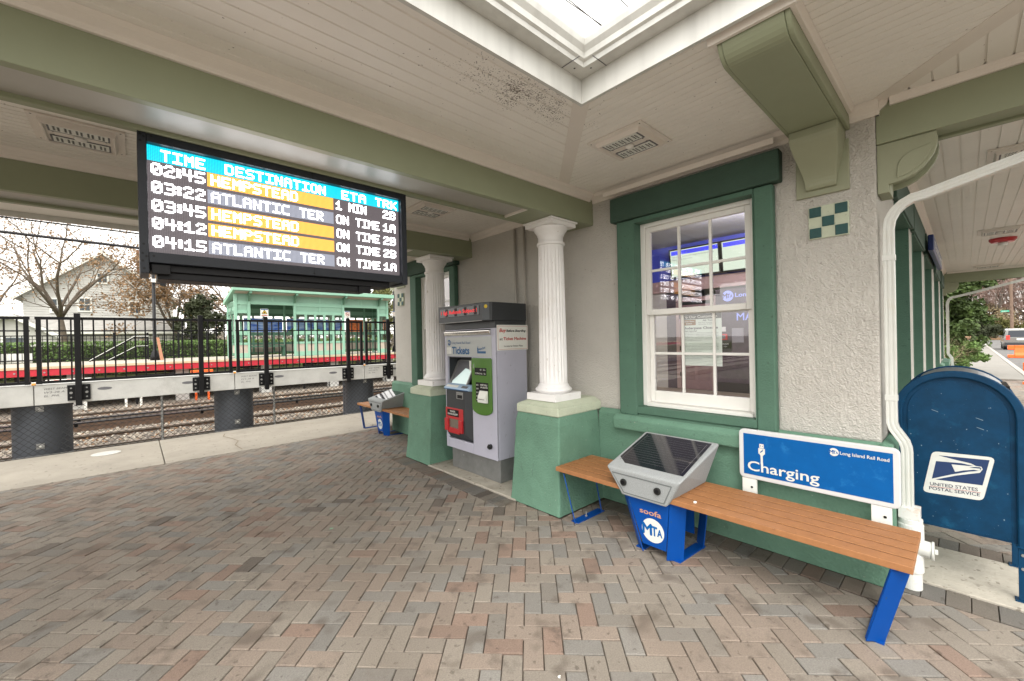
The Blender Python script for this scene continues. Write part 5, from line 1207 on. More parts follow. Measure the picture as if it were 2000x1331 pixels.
def post_sign(x, z0, z1, w_, label, kind, y=9.20):
    t = thing('fence_sign', (x, y, z0), label, 'sign', 'small signs on the platform fence')
    b = MB(); b.box(x-w_/2, x+w_/2, y, y+.012, z0, z1); s = b.build('board', paperw, t, bevel=.002); G = y-.002
    h = z1-z0; zc = z0+h*.58
    b = MB(); b.quad((x-w_/2+.004, G, z1-.02), (x+w_/2-.004, G, z1-.02), (x+w_/2-.004, G, z1-.004), (x-w_/2+.004, G, z1-.004)); b.build('blue_band', inkblue, s)
    if kind == 'tri':
        MB().quad((x-.05, G, zc-.035), (x+.05, G, zc-.035), (x, G, zc+.045)).build('triangle', blackp, s); MB().quad((x-.036, G-.001, zc-.028), (x+.036, G-.001, zc-.028), (x, G-.001, zc+.030)).build('triangle_field', mat('sign_yellow', (.65, .42, .02), .5), s)
        MB().quad((x-.012, G-.002, zc-.022), (x+.014, G-.002, zc-.022), (x+.002, G-.002, zc+.016)).build('mark', blackp, s); MB().quad((x-.05, G, z0+.012), (x+.05, G, z0+.012), (x+.05, G, z0+.026), (x-.05, G, z0+.026)).build('red_line', inkred, s)
    elif kind == 'ring':
        b = MB(); n = 20
        for i in range(n):
            a, c = 2*math.pi*i/n, 2*math.pi*(i+1)/n; b.quad(*[(x+r*math.cos(t_), G, zc-.01+r*math.sin(t_)) for r, t_ in ((.042, a), (.042, c), (.033, c), (.033, a))])
        b.quad((x-.03, G, zc+.016), (x+.026, G, zc-.04), (x+.032, G, zc-.034), (x-.024, G, zc+.022)); b.build('ring', inkred, s); MB().quad((x-.026, G+.0008, zc-.016), (x+.026, G+.0008, zc-.016), (x+.026, G+.0008, zc-.006), (x-.026, G+.0008, zc-.006)).build('mark', blackp, s)
    else:
        b = MB()
        for k in range(3): b.text(('CAUTION', 'Stand clear', 'of edge')[k], (x-.048, G, z1-.045-k*.028), (1, 0, 0), (0, 0, 1), .014, .09)
        b.build('lettering', inkred, s)
post_sign(1.88, 2.15, 2.295, .135, 'white sign with a yellow warning triangle on a fence post', 'tri')
post_sign(3.485, 2.155, 2.30, .120, 'white sign with a red prohibition ring on a fence post', 'ring')
post_sign(4.61, 2.21, 2.335, .12, 'white sign with red lettering at the right end of the fence, by the building corner', 'txt')
mf = thing('chain_link_fence', (1.5, 9.36, 0), 'dark chain link mesh in front of the platform piles', 'fence')
b = MB(); H = .80; p_ = .088; x = -3.6-H
while x < 7.2:
    for s in (1, -1):
        a, c = (x, x+H) if s == 1 else (x+H, x); b.tube([(a, 9.352+.004*s, .01), (c, 9.352+.004*s, .01+H)], .0036, 4, caps=False)
    x += p_
b.build('mesh', mat('mesh_wire', (.012, .013, .014), .5), mf)
b = MB()
for x in (.33, 2.05, 5.0): b.tube([(x, 9.375, -.3), (x, 9.375, .8)], .02, 8)
b.tube([(-3.6, 9.352, .01), (7.2, 9.352, .01)], .004, 4); b.build('rail', galv, mf)

# ================================================================ FAR PLATFORM AND SHELTER
fp_ = thing('railway_platform', (3, 17.6, 0), 'far railway platform with a red edge board and cream strip', 'platform')
MB().box(-30, 45, 17.64, 23.0, .86, 1.10).build('deck', concrete, fp_)
MB().box(-30, 45, 17.58, 17.639, .845, 1.035).build('edge_board', redp, fp_); MB().box(-30, 45, 17.56, 17.64, 1.036, 1.104).build('edge_strip', yellowp, fp_)
b = MB(); x = -14
while x < 24: b.tube([(x, 17.60, .94), (x, 17.56, .94)], .022, 8); x += .55
b.build('bolt', galv, fp_)
b = MB(); x = -14
while x < 24:
    for yy in (17.9, 21.0): MB().box(x, x+.35, yy, yy+.4, -.42, .859).build('support', concp, fp_)
    x += 2.5
b = MB(); x = -13
while x < 24:
    for k in range(5): b.box(x+.55, x+1.5, 17.95, 18.0, .40+k*.09, .45+k*.09)
    b.box(x+.5, x+.55, 17.92, 18.02, -.4, .858); b.box(x+1.5, x+1.55, 17.92, 18.02, -.4, .858); x += 2.5
b.build('slatted_panel', blackm, fp_)
sh = thing('platform_shelter', (5.9, 18.6, 1.1), 'mint green glazed waiting shelter on the far platform', 'shelter')
Z0 = 1.102; Yf_, Yb_ = 18.6, 20.2
cols_ = [(2.79, 2.89), (3.22, 3.32), (4.84, 4.93), (6.80, 6.90), (8.43, 8.52), (8.87, 8.97)]
def bay(b, pn, tn, gl, y, x0, x1, nw, opening=False, s=1):
    """one bay of the shelter wall in the plane y: rails, panels, panes"""
    if opening:
        rows_ = ((3.17, 3.29), (3.51, 3.62)); prows = ((3.29, 3.51, 2),)
    else:
        rows_ = ((Z0, 1.29), (1.60, 1.69), (1.98, 2.13), (2.81, 2.93), (3.14, 3.29), (3.51, 3.62)); prows = ((2.93, 3.14, max(1, round((x1-x0)/.9))), (3.29, 3.51, max(1, round((x1-x0)/.9))))
    for z0, z1 in rows_: b.box(x0+.001, x1-.001, y-.03, y+.03, z0+.001, z1-.001)
    for z0, z1, n in prows:
        pn.box(x0+.002, x1-.002, y-.008, y+.008, z0, z1)
        for k in range(1, n): b.box(x0+(x1-x0)*k/n-.04, x0+(x1-x0)*k/n+.04, y-.028, y+.028, z0, z1)
    if not opening:
        tn.box(x0+.002, x1-.002, y-.008, y+.008, 1.29, 1.60)
        for k in range(nw):
            a = x0+(x1-x0)*k/nw; c = x0+(x1-x0)*(k+1)/nw
            if k: b.box(a-.05, a+.05, y-.028, y+.028, 1.29, 2.81)
            for z0, z1 in ((1.69, 1.98), (2.13, 2.81)): gl.quad((a, y, z0), (c, y, z0), (c, y, z1), (a, y, z1))
fb, pn_, tn_, gg = MB(), MB(), MB(), MB()
for a, c in cols_: fb.box(a, c, Yf_-.05, Yf_+.05, Z0, 3.62); fb.box(a, c, Yb_-.05, Yb_+.05, Z0, 3.30)
bay(fb, pn_, tn_, gg, Yf_, 2.89, 3.22, 1); bay(fb, pn_, tn_, gg, Yf_, 3.32, 4.84, 0, True); bay(fb, pn_, tn_, gg, Yf_, 4.93, 6.80, 5); bay(fb, pn_, tn_, gg, Yf_, 6.90, 8.43, 0, True); bay(fb, pn_, tn_, gg, Yf_, 8.52, 8.87, 1)
fb.build('frame', shgreen, sh, bevel=.006); pn_.build('panel', shgreen2, sh); tn_.build('kick_panel', shtan, sh)
fb, pn_, tn_ = MB(), MB(), MB()
for (_, x0), (x1, _) in zip(cols_, cols_[1:]):
    n = max(1, round((x1-x0)/.42))
    for z0, z1 in ((Z0+.12, 1.29), (1.60, 1.69), (1.98, 2.13), (2.81, 2.93), (3.12, 3.30)): fb.box(x0+.001, x1-.001, Yb_-.03, Yb_+.03, z0, z1)
    pn_.box(x0+.002, x1-.002, Yb_-.008, Yb_+.008, 2.93, 3.12); tn_.box(x0+.002, x1-.002, Yb_-.008, Yb_+.008, 1.29, 1.60)
    for k in range(1, n): fb.box(x0+(x1-x0)*k/n-.035, x0+(x1-x0)*k/n+.035, Yb_-.028, Yb_+.028, 1.29, 2.81)
for xs in (2.84, 8.92):
    for z0, z1 in ((Z0+.1, 1.29), (1.60, 1.69), (1.98, 2.13), (2.81, 2.93), (3.1, 3.25)): fb.box(xs-.03, xs+.03, Yf_+.051, Yb_-.051, z0, z1)
    pn_.box(xs-.01, xs+.01, Yf_+.05, Yb_-.05, 2.93, 3.3); tn_.box(xs-.008, xs+.008, Yf_+.05, Yb_-.05, 1.29, 1.60)
    fb.box(xs-.03, xs+.03, (Yf_+Yb_)/2-.05, (Yf_+Yb_)/2+.05, 1.29, 3.1); gg.quad((xs, Yf_+.05, 2.13), (xs, Yb_-.05, 2.13), (xs, Yb_-.05, 2.81), (xs, Yf_+.05, 2.81)); gg.quad((xs, Yf_+.05, 1.69), (xs, Yb_-.05, 1.69), (xs, Yb_-.05, 1.98), (xs, Yf_+.05, 1.98))
fb.build('inner_frame', shdark, sh); pn_.build('back_panel', shgreen2, sh); tn_.build('kick_panel', shtan, sh); gg.build('pane', glass('shelter_glass', .03, (.92, .96, .95)), sh)
# glazed art along the back wall: loose blue water and orange shapes
art = bpy.data.materials.new('art_glass'); art.use_nodes = True; t_ = art.node_tree; p_n = t_.nodes['Principled BSDF']; MATS['art'] = art
g_ = t_.nodes.new('ShaderNodeNewGeometry'); m1 = t_.nodes.new('ShaderNodeMapping'); m1.inputs['Scale'].default_value = (1.5, 1, 5); t_.links.new(g_.outputs['Position'], m1.inputs[0]); n1 = t_.nodes.new('ShaderNodeTexNoise'); n1.inputs['Scale'].default_value = 1.6; n1.inputs['Detail'].default_value = 4; t_.links.new(m1.outputs[0], n1.inputs['Vector'])
cr_ = t_.nodes.new('ShaderNodeValToRGB'); cr_.color_ramp.elements[0].position = .35; cr_.color_ramp.elements[0].color = (.03, .12, .55, 1); cr_.color_ramp.elements[1].position = .68; cr_.color_ramp.elements[1].color = (.45, .60, .85, 1); t_.links.new(n1.outputs['Fac'], cr_.inputs[0]); t_.links.new(cr_.outputs[0], p_n.inputs['Base Color']); p_n.inputs['Roughness'].default_value = .2
ao = mat('art_orange', (.62, .14, .03), .3, .5, 9, stain=((.75, .42, .08), .9, 6)); ag = mat('art_green', (.12, .30, .06), .3, .4, 9)
b = MB(); b2_ = MB(); b3 = MB()
for x0, x1 in ((3.36, 4.80), (4.97, 6.76), (6.94, 7.5)): b.quad((x0, Yb_-.035, 2.135), (x1, Yb_-.035, 2.135), (x1, Yb_-.035, 2.72), (x0, Yb_-.035, 2.72))
b2_.quad((7.52, Yb_-.035, 2.135), (8.40, Yb_-.035, 2.135), (8.40, Yb_-.035, 2.72), (7.7, Yb_-.035, 2.72), (7.6, Yb_-.035, 2.4)); b2_.quad((7.2, Yb_-.037, 2.14), (7.48, Yb_-.037, 2.14), (7.40, Yb_-.037, 2.5))
b3.quad((5.0, Yb_-.037, 2.14), (5.35, Yb_-.037, 2.14), (5.2, Yb_-.037, 2.32)); b3.quad((5.9, Yb_-.037, 2.14), (6.5, Yb_-.037, 2.14), (6.3, Yb_-.037, 2.28), (6.0, Yb_-.037, 2.24))
b.build('art_panel', art, sh); b2_.build('art_panel', ao, sh); b3.build('art_panel', ag, sh)
b = MB(); b.hexa([(2.70, 18.12, 3.64), (9.06, 18.12, 3.64), (9.06, 20.45, 3.24), (2.70, 20.45, 3.24)], [(2.70, 18.12, 3.80), (9.06, 18.12, 3.80), (9.06, 20.45, 3.40), (2.70, 20.45, 3.40)]); rf = b.build('roof', shgreen, sh, bevel=.01)
b = MB(); b.quad((2.8, 18.20, 3.622), (8.96, 18.20, 3.622), (8.96, 18.56, 3.56), (2.8, 18.56, 3.56)); b.build('roof_lining', shtan, rf)
b = MB()
for x in (3.27, 4.88, 6.85, 8.48): b.box(x-.045, x+.045, 18.14, 18.56, 3.55, 3.62); b.hexa([(x-.03, 18.50, 3.28), (x+.03, 18.50, 3.28), (x+.03, 18.549, 3.28), (x-.03, 18.549, 3.28)], [(x-.03, 18.25, 3.549), (x+.03, 18.25, 3.549), (x+.03, 18.549, 3.549), (x-.03, 18.549, 3.549)])
b.build('bracket', shdark, rf)
b = MB(); b.box(3.4, 4.8, 19.6, 20.0, 1.50, 1.56); b.box(3.45, 3.52, 19.65, 19.95, Z0, 1.5); b.box(4.68, 4.75, 19.65, 19.95, Z0, 1.5); tag(b.build('shelter_bench', shdark, loc=(4.1, 19.8, Z0)), 'low green bench inside the left opening of the mint shelter', 'bench')
# lamp post with camera
lp_ = thing('lamp_post', (.56, 20.5, 1.1), 'black lamp post with a small camera on the far platform', 'lamp post')
o = MB().lathe([(0, 1.101), (.15, 1.101), (.14, 1.25), (.075, 1.45), (.055, 1.5), (.05, 5.2), (0, 5.2)], .56, 20.5, 16).build('pole', blackm, lp_, smooth=True)
b = MB(); b.box(.50, .62, 20.40, 20.449, 4.02, 4.14); b.build('junction_box', paperw, lp_); b = MB(); b.tube([(.6, 20.45, 3.98), (.78, 20.42, 3.99)], .02, 6); b.hexa([(.74, 20.35, 3.92), (.90, 20.35, 3.88), (.90, 20.47, 3.88), (.74, 20.47, 3.92)], [(.76, 20.35, 4.03), (.92, 20.35, 3.99), (.92, 20.47, 3.99), (.76, 20.47, 4.03)]); b.build('camera', blackp, lp_)
b = MB(); b.hexa([(.70, 20.3, 1.101), (.80, 20.3, 1.101), (.80, 20.34, 1.101), (.70, 20.34, 1.101)], [(.60, 20.3, 1.95), (.68, 20.3, 1.95), (.68, 20.34, 1.95), (.60, 20.34, 1.95)]); tag(b.build('board', mat('tan_board', (.42, .20, .12), .7), loc=(.75, 20.3, 1.1)), 'narrow tan board leaning on the lamp post', 'board')
lp2 = thing('lamp_post', (9.75, 19.5, 1.1), 'slim black lamp post right of the mint shelter', 'lamp post')
MB().lathe([(0, 1.101), (.15, 1.101), (.13, 1.3), (.06, 1.45), (.05, 5.2), (0, 5.2)], 9.75, 19.5, 14).build('pole', blackm, lp2, smooth=True)
# fence, hedge and steps behind the far platform
ff = thing('picket_fence', (-1, 22.9, 1.1), 'black picket fence in front of the hedge behind the far platform', 'fence')
b = MB(); b.box(-9, 2.6, 22.88, 22.92, 2.07, 2.11); b.box(-9, 2.6, 22.88, 22.92, 1.95, 1.97); b.box(-9, 2.6, 22.88, 22.92, 1.18, 1.22); x = -9
while x < 2.6: b.box(x-.009, x+.009, 22.892, 22.908, 1.221, 2.069); x += .125
b.build('panel', blackm, ff)
for k in range(12): x = -8.6+k*1.0; MB().box(x-.035, x+.035, 22.84, 22.879, 1.101, 2.2).build('post', blackm, ff)
st = thing('stair_rails', (-.4, 22.4, 1.1), 'black sloping stair handrails with bright tops by the lamp post', 'handrail')
for yy in (22.5, 21.9):
    b = MB(); b.tube([(-1.25, yy, 1.105), (.0, yy, 2.0), (.42, yy, 2.0)], .022, 6); b.tube([(-.75, yy, 1.105), (.05, yy, 1.62), (.42, yy, 1.62)], .018, 6)
    for x, z in ((.40, 2.0), (-.3, 1.78)): b.tube([(x, yy, 1.101), (x, yy, z)], .018, 6)
    b.build('handrail', blackm, st); b = MB(); b.tube([(-1.25, yy, 1.14), (.0, yy, 2.035), (.42, yy, 2.035)], .010, 6); b.tube([(-.75, yy, 1.135), (.05, yy, 1.65), (.42, yy, 1.65)], .009, 6); b.build('rail_top', paperw, st)
def leafbox(b, x0, x1, y0, y1, z0, z1, n, s, r_, shell=.25):
    for _ in range(n):
        q = [r_.uniform(x0, x1), r_.uniform(y0, y1), r_.uniform(z0, z1)]; k = r_.random()
        if k < .5: q[1] = y0 + r_.random()**2*shell
        elif k < .85: q[2] = z1 - r_.random()**2*shell
        leaf(b, Vector(q), s*r_.uniform(.6, 1.3), r_)
def leaf(b, c, s, r_, thin=.55):
    u = Vector((r_.gauss(0, 1), r_.gauss(0, 1), r_.gauss(0, 1))).normalized(); v = u.cross(Vector((r_.gauss(0, 1), r_.gauss(0, 1), r_.gauss(0, 1)))).normalized()
    b.add([c-u*s, c-v*s*thin, c+u*s, c+v*s*thin], [(0, 1, 2, 3)])
hd = thing('hedge', (0, 24.4, .45), 'long clipped green hedge behind the far platform', 'hedge')
r_ = random.Random(31); b = MB(); leafbox(b, -10, 10.5, 23.9, 24.9, .5, 1.86, 16000, .055, r_); b.build('leaves', hedgeleaf, hd); MB().box(-10, 10.5, 24.1, 24.8, .45, 1.70).build('dark_core', dkleaf, hd)  # solid dark box added inside the leaves in place of branches
wf = thing('white_fence', (-4.2, 23.4, 1.1), 'low white picket fence at the left edge in front of the hedge', 'fence')
b = MB(); x = -6.0
while x < -2.75: b.box(x, x+.11, 22.95, 22.97, 1.12, 1.46); x += .125
b.box(-6, -2.75, 22.971, 23.0, 1.38, 1.44); b.box(-6, -2.75, 22.971, 23.0, 1.17, 1.22); b.build('pickets', paperw, wf)
# orange barriers lying on the track bed by the far platform
def barrier(loc, rot, label, L_=1.9, group='orange barriers'):
    t = thing('traffic_barrier', (0, 0, 0), label, 'barrier', group); h = .72
    b = MB(); pr = [(-.28, 0), (.28, 0), (.28, .14), (.16, .30), (.11, .56), (.11, h), (-.11, h), (-.11, .56), (-.16, .30), (-.28, .14)]
    b.prism([(y, z) for y, z in pr], 0, -L_/2+.25, L_/2-.25)
    for s in (-1, 1):
        x0, x1 = sorted((s*(L_/2-.2501), s*L_/2)); b.box(x0, x1, -.13, .13, .47, h); b.box(x0, x1, -.27, .27, 0, .17)
    body = b.build('body', orangep, t, bevel=.02)
    b = MB()
    for s in (-1, 1): b.disc((0, s*.1415, .42) if False else (0, s*.137, .43), (1, 0, 0), (0, s*.3, 1), .075, 16)
    b.build('drain_hole', blackp, body); b = MB()
    for s in (-1, 1): b.box(-.09, .09, s*.29-.012, s*.29+.012, .0, .05)
    b.build('fork_slot', blackp, body); t.location = loc; t.rotation_euler = (0, 0, rot); return t
bar = barrier((38.2, -2.62, -.10), R(90), 'orange plastic barrier standing across the street')
for loc, rot, lab in (((18.9, -2.06, -.10), R(82), 'orange plastic barrier at the right edge beside the sidewalk'), ((-2.2, 16.9, .26), R(2), 'orange barrier at the far left below the red platform edge'), ((.85, 16.95, .26), R(-3), 'orange barrier right of the left piles below the red platform edge')):
    c = copy_tree(bar); c.scale = (.5, .9, .62) if loc[1] > 5 else (1, 1, 1); c.location = loc; c.rotation_euler = (0, 0, rot); c['label'] = lab
b = MB()
for x0, x1, z0, z1 in ((-1.9, -.9, .55, .70), (-1.0, .2, .42, .58), (1.35, 1.95, .62, .76)): b.box(x0, x1, 17.2, 17.32, z0, z1)
MBs = b
for k, (x0, x1, z0, z1, m) in enumerate(((-1.85, -.95, .58, .74, paperw), (-.35, .25, .55, .70, paperw), (1.35, 1.95, .66, .80, orangep))):
    b = MB(); b.box(x0, x1, 17.2, 17.3, z0, z1); b.box(x0+.1, x0+.16, 17.22, 17.28, -.3, z0); b.box(x1-.16, x1-.1, 17.22, 17.28, -.3, z0); o = b.build('barrier_board', m, loc=(x0, 17.2, -.3), bevel=.01)
    tag(o, ('white striped board at the left below the red platform edge', 'white board near the lamp post below the red platform edge', 'small orange board left of the mint shelter below the red platform edge')[k], 'barrier')
    if m is paperw:
        q = MB()
        for i in range(3): xx = x0+.12+i*.25*(x1-x0)/.9; q.quad((xx, 17.198, z0+.01), (xx+.10, 17.198, z0+.01), (xx+.14, 17.198, z1-.01), (xx+.04, 17.198, z1-.01))
        q.build('stripe', orangep, o)
# overhead wires
for k, (y, za, r, lab) in enumerate(((14.0, 4.46, .018, 'thin dark overhead wire across the left sky'), (14.2, 4.13, .028, 'thicker bundled overhead cable below the thin wire'), (14.4, 4.19, .014, 'thin wire running close above the thick cable'))):
    b = MB(); b.tube([(-30+i*3, y, za+.0006*(-30+i*3)**2*.3 - (.028*(-30+i*3) if k else .01*(-30+i*3))) for i in range(25)], r, 6); tag(b.build('overhead_wire', blackm, loc=(0, y, za)), lab, 'wire', 'overhead wires')
for k, (y0, y1, lab) in enumerate(((5.2, 3.8, 'left of three thin wires crossing the sky gap above the gutter corner'), (4.6, 4.1, 'middle of three thin wires crossing the sky gap above the gutter corner'), (3.79, 3.79, 'right of three thin wires crossing the sky gap, nearest the window'))):
    b = MB(); b.tube([(-14, y0+.6*(k == 0), 7.2), (26, y1-.9*(k == 0), 7.2)], .008, 6); tag(b.build('overhead_wire', mat('wire_grey', (.10, .10, .10), .6), loc=(0, y0, 7.2)), lab, 'wire', 'overhead wires')

# ================================================================ HOUSES
def house():
    t = thing('house', (-1.4, 38, .45), 'grey clapboard gable house behind the bare tree', 'house')
    b = MB(); xl, xr, ze = -4.9, 2.03, 4.95
    b.prism([(xl, .45), (xr, .45), (xr, ze), (-1.46, 7.75), (xl, ze)], 1, 38, 47); wl_ = b.build('wall', siding, t)
    b = MB(); z = .6
    while z < 7.7:                                        # clapboard courses, clipped to the gable
        if z < ze: a, c = xl, xr
        else: f = (z-ze)/(7.75-ze); a, c = xl+(-1.46-xl)*f, xr+(-1.46-xr)*f
        b.hexa([(a, 37.965, z), (c, 37.965, z), (c, 37.999, z), (a, 37.999, z)], [(a, 37.985, z+.14), (c, 37.985, z+.14), (c, 37.999, z+.14), (a, 37.999, z+.14)]); z += .15
    b.build('clapboards', siding, wl_)
    b = MB()
    for (x0, z0), (x1, z1) in (((-1.46, 7.95), (2.45, 4.82)), ((-1.46, 7.95), (-5.3, 4.82))):
        b.hexa([(x0, 37.6, z0-.17), (x1, 37.6, z1-.17), (x1, 47.3, z1-.17), (x0, 47.3, z0-.17)], [(x0, 37.6, z0), (x1, 37.6, z1), (x1, 47.3, z1), (x0, 47.3, z0)])
    b.build('roof', roofm, t)
    b = MB()
    for (x0, z0), (x1, z1) in (((-1.46, 7.93), (2.47, 4.78)), ((-1.46, 7.93), (-5.32, 4.78))): b.hexa([(x0, 37.55, z0-.26), (x1, 37.55, z1-.26), (x1, 37.599, z1-.26), (x0, 37.599, z0-.26)], [(x0, 37.55, z0), (x1, 37.55, z1), (x1, 37.599, z1), (x0, 37.599, z0)])
    for (x0, z0), (x1, z1) in (((-.19, 6.0), (2.4, 2.85)),): b.hexa([(x0, 37.9, z0-.13), (x1, 37.9, z1-.13), (x1, 37.96, z1-.13), (x0, 37.96, z0-.13)], [(x0, 37.9, z0), (x1, 37.9, z1), (x1, 37.96, z1), (x0, 37.96, z0)])
    b.box(xr-.12, xr+.02, 37.93, 37.964, .45, 4.7); b.build('trim', paperw, t)
    for x, z, w_, h in ((-1.49, 6.16, .42, .55), (-2.31, 4.40, .45, .75), (.07, 4.28, .5, .72), (-3.5, 4.3, .45, .75), (-1.1, 2.0, .6, .9), (.9, 2.0, .6, .9)):
        b = MB(); b.box(x-w_/2-.1, x+w_/2+.1, 37.90, 37.962, z-h/2-.1, z+h/2+.1); fr_ = b.build('window', paperw, t)
        MB().box(x-w_/2, x+w_/2, 37.885, 37.8995, z-h/2, z+h/2).build('pane', glassdark, fr_)
        b = MB(); b.box(x-.012, x+.012, 37.875, 37.8845, z-h/2, z+h/2); b.box(x-w_/2, x+w_/2, 37.872, 37.8745, z-.015, z+.015); b.build('muntin', paperw, fr_)
    # low front wing with its own roof
    b = MB(); b.box(-4.2, 2.45, 36.2, 37.85, .45, 2.55); b.build('wing_wall', siding, t)
    b = MB(); b.hexa([(-4.4, 35.9, 2.50), (2.65, 35.9, 2.50), (2.65, 37.87, 3.35), (-4.4, 37.87, 3.35)], [(-4.4, 35.9, 2.62), (2.65, 35.9, 2.62), (2.65, 37.87, 3.47), (-4.4, 37.87, 3.47)]); rf_ = b.build('wing_roof', roofm, t)
    MB().box(-4.4, 2.65, 35.80, 35.899, 2.47, 2.60).build('gutter', paperw, rf_)
    b = MB(); b.box(.2, .8, 40, 40.6, 6.0, 8.6); b.build('chimney', mat('chimney_brick', (.20, .09, .06), .9, .3, 9), t)
house()
def garage():
    t = thing('garage', (-6.5, 35.2, .45), 'small grey gable garage with white trim at the left edge', 'garage')
    b = MB(); b.prism([(-7.6, .45), (-3.1, .45), (-3.1, 2.3), (-5.05, 3.55), (-7.6, 2.0)], 1, 35.2, 40); b.build('wall', siding, t)
    b = MB()
    for (x0, z0), (x1, z1) in (((-5.05, 3.66), (-2.9, 2.28)), ((-5.05, 3.66), (-7.8, 1.95))):
        b.hexa([(x0, 34.95, z0-.1), (x1, 34.95, z1-.1), (x1, 40, z1-.1), (x0, 40, z0-.1)], [(x0, 34.95, z0), (x1, 34.95, z1), (x1, 40, z1), (x0, 40, z0)])
    b.build('roof', roofm, t)
    b = MB()
    for (x0, z0), (x1, z1) in (((-5.05, 3.64), (-2.9, 2.26)), ((-5.05, 3.64), (-7.8, 1.93))): b.hexa([(x0, 34.90, z0-.24), (x1, 34.90, z1-.24), (x1, 34.949, z1-.24), (x0, 34.949, z0-.24)], [(x0, 34.90, z0), (x1, 34.90, z1), (x1, 34.949, z1), (x0, 34.949, z0)])
    b.build('trim', paperw, t)
    b = MB(); b.box(-5.35, -4.45, 35.15, 35.199, 1.55, 2.35); f_ = b.build('window', paperw, t); MB().box(-5.25, -4.55, 35.13, 35.1495, 1.62, 2.28).build('pane', glassdark, f_)
garage()

# ================================================================ TREES
def tree(name, loc, label, h, r, seed, wood_m, twig_m, levels=5, leafs=0, leaf_m=None, leaf_s=.06, spread=.62, fork=.35, group=None, lean=(0, 0), nmain=4, up=.25, cat='tree', thin=.55):
    rn = random.Random(seed); t = thing(name, loc, label, cat, group); trunk = MB(); tw = MB(); lv = MB(); tips = []
    base = Vector(loc)
    def grow(p, d, ln, rad, lev):
        k = 4 if lev < 3 else 3; pts = [p]; dd = d.copy(); rads = [rad]
        for i in range(k):
            wb = .03 if lev == 0 else .13; dd = (dd + Vector((rn.gauss(0, wb), rn.gauss(0, wb), rn.gauss(0, .10) + up*.12*(lev > 0)))).normalized(); p = p + dd*ln/k; pts.append(p); rads.append(rad*(1-.42*(i+1)/k))
        (trunk if lev < 2 else tw).tube(pts, rad, 8 if lev < 2 else (5 if lev < 4 else 3), radii=rads, caps=lev < 2)
        if lev >= levels-2: tips.extend(pts[1:])
        if lev >= levels-1: return
        n = nmain if lev == 0 else rn.choice((2, 3, 3))
        for i in range(n):
            az = 2*math.pi*(i+rn.uniform(-.3, .3))/n; a = spread*rn.uniform(.65, 1.25) if lev > 0 or n > 1 else .2
            s = dd.cross(Vector((0, 0, 1)) if abs(dd.z) < .95 else Vector((1, 0, 0))).normalized(); s2 = dd.cross(s).normalized()
            nd = (dd*math.cos(a) + (s*math.cos(az)+s2*math.sin(az))*math.sin(a)).normalized()
            st = p if i < n-1 or lev == 0 else pts[max(1, k-1)]
            grow(st, nd, ln*rn.uniform(.62, .86) if lev else ln_main*rn.uniform(.8, 1.1), rads[-1]*rn.uniform(.62, .85), lev+1)
        for i in range(2 if lev in (1, 2) else (1 if lev == 3 else 0)):
            q = pts[rn.randint(1, k-1)]; a = rn.uniform(.6, 1.1); az = rn.uniform(0, 6.28)
            s = dd.cross(Vector((.3, .2, 1))).normalized(); s2 = dd.cross(s).normalized()
            grow(q, (dd*math.cos(a)+(s*math.cos(az)+s2*math.sin(az))*math.sin(a)).normalized(), ln*rn.uniform(.45, .65), rads[-1]*.5, lev+1)
    ln_main = h*.34
    grow(base, Vector((lean[0], lean[1], 1)).normalized(), h*fork, r, 0)
    tk = trunk.build('trunk', wood_m, t, smooth=True); tw.build('crown', twig_m, t, smooth=True)
    if leafs:
        for _ in range(leafs):
            q = rn.choice(tips); leaf(lv, q + Vector((rn.gauss(0, .10), rn.gauss(0, .10), rn.gauss(0, .10))), leaf_s*rn.uniform(.6, 1.4), rn, thin)
        lv.build('leaves' if thin > .2 else 'fine_twigs', leaf_m, t)
    return t
tree('bare_oak', (-2.42, 30, .45), 'large bare oak with dry brown leaves in front of the grey house', 8.8, .17, 5, barkm, twigm, 6, 3600, brownleaf, .05, .60, .30, nmain=7, up=.3)
tree('brown_tree', (1.9, 34.5, .45), 'tree full of dry brown leaves right of the grey house', 7.0, .20, 8, barkm, twigm, 6, 9000, brownleaf, .075, .55, .30, nmain=4)
tree('bare_tree', (5.2, 33, .45), 'bare brownish tree behind the left end of the mint shelter', 8.5, .22, 12, barkg, twigm, 6, 1500, brownleaf, .06, .55, .32, group='bare trees behind the shelter')
tree('bare_tree', (9.5, 36, .45), 'bare tree behind the right part of the mint shelter', 9.5, .22, 14, barkg, twigm, 6, 700, brownleaf, .06, .55, .3, group='bare trees behind the shelter')
tree('bare_tree', (13.5, 40, .45), 'bare tree far behind, right of the mint shelter roof', 9.5, .24, 19, barkg, twigm, 6, 900, oliveleaf, .07, .55, .3, group='bare trees behind the shelter')
tree('bare_tree', (-7.5, 42, .45), 'bare tree behind the garage at the left edge', 10, .25, 23, barkg, twigm, 6, 2500, brownleaf, .07, .6, .3, group='bare trees behind the shelter')
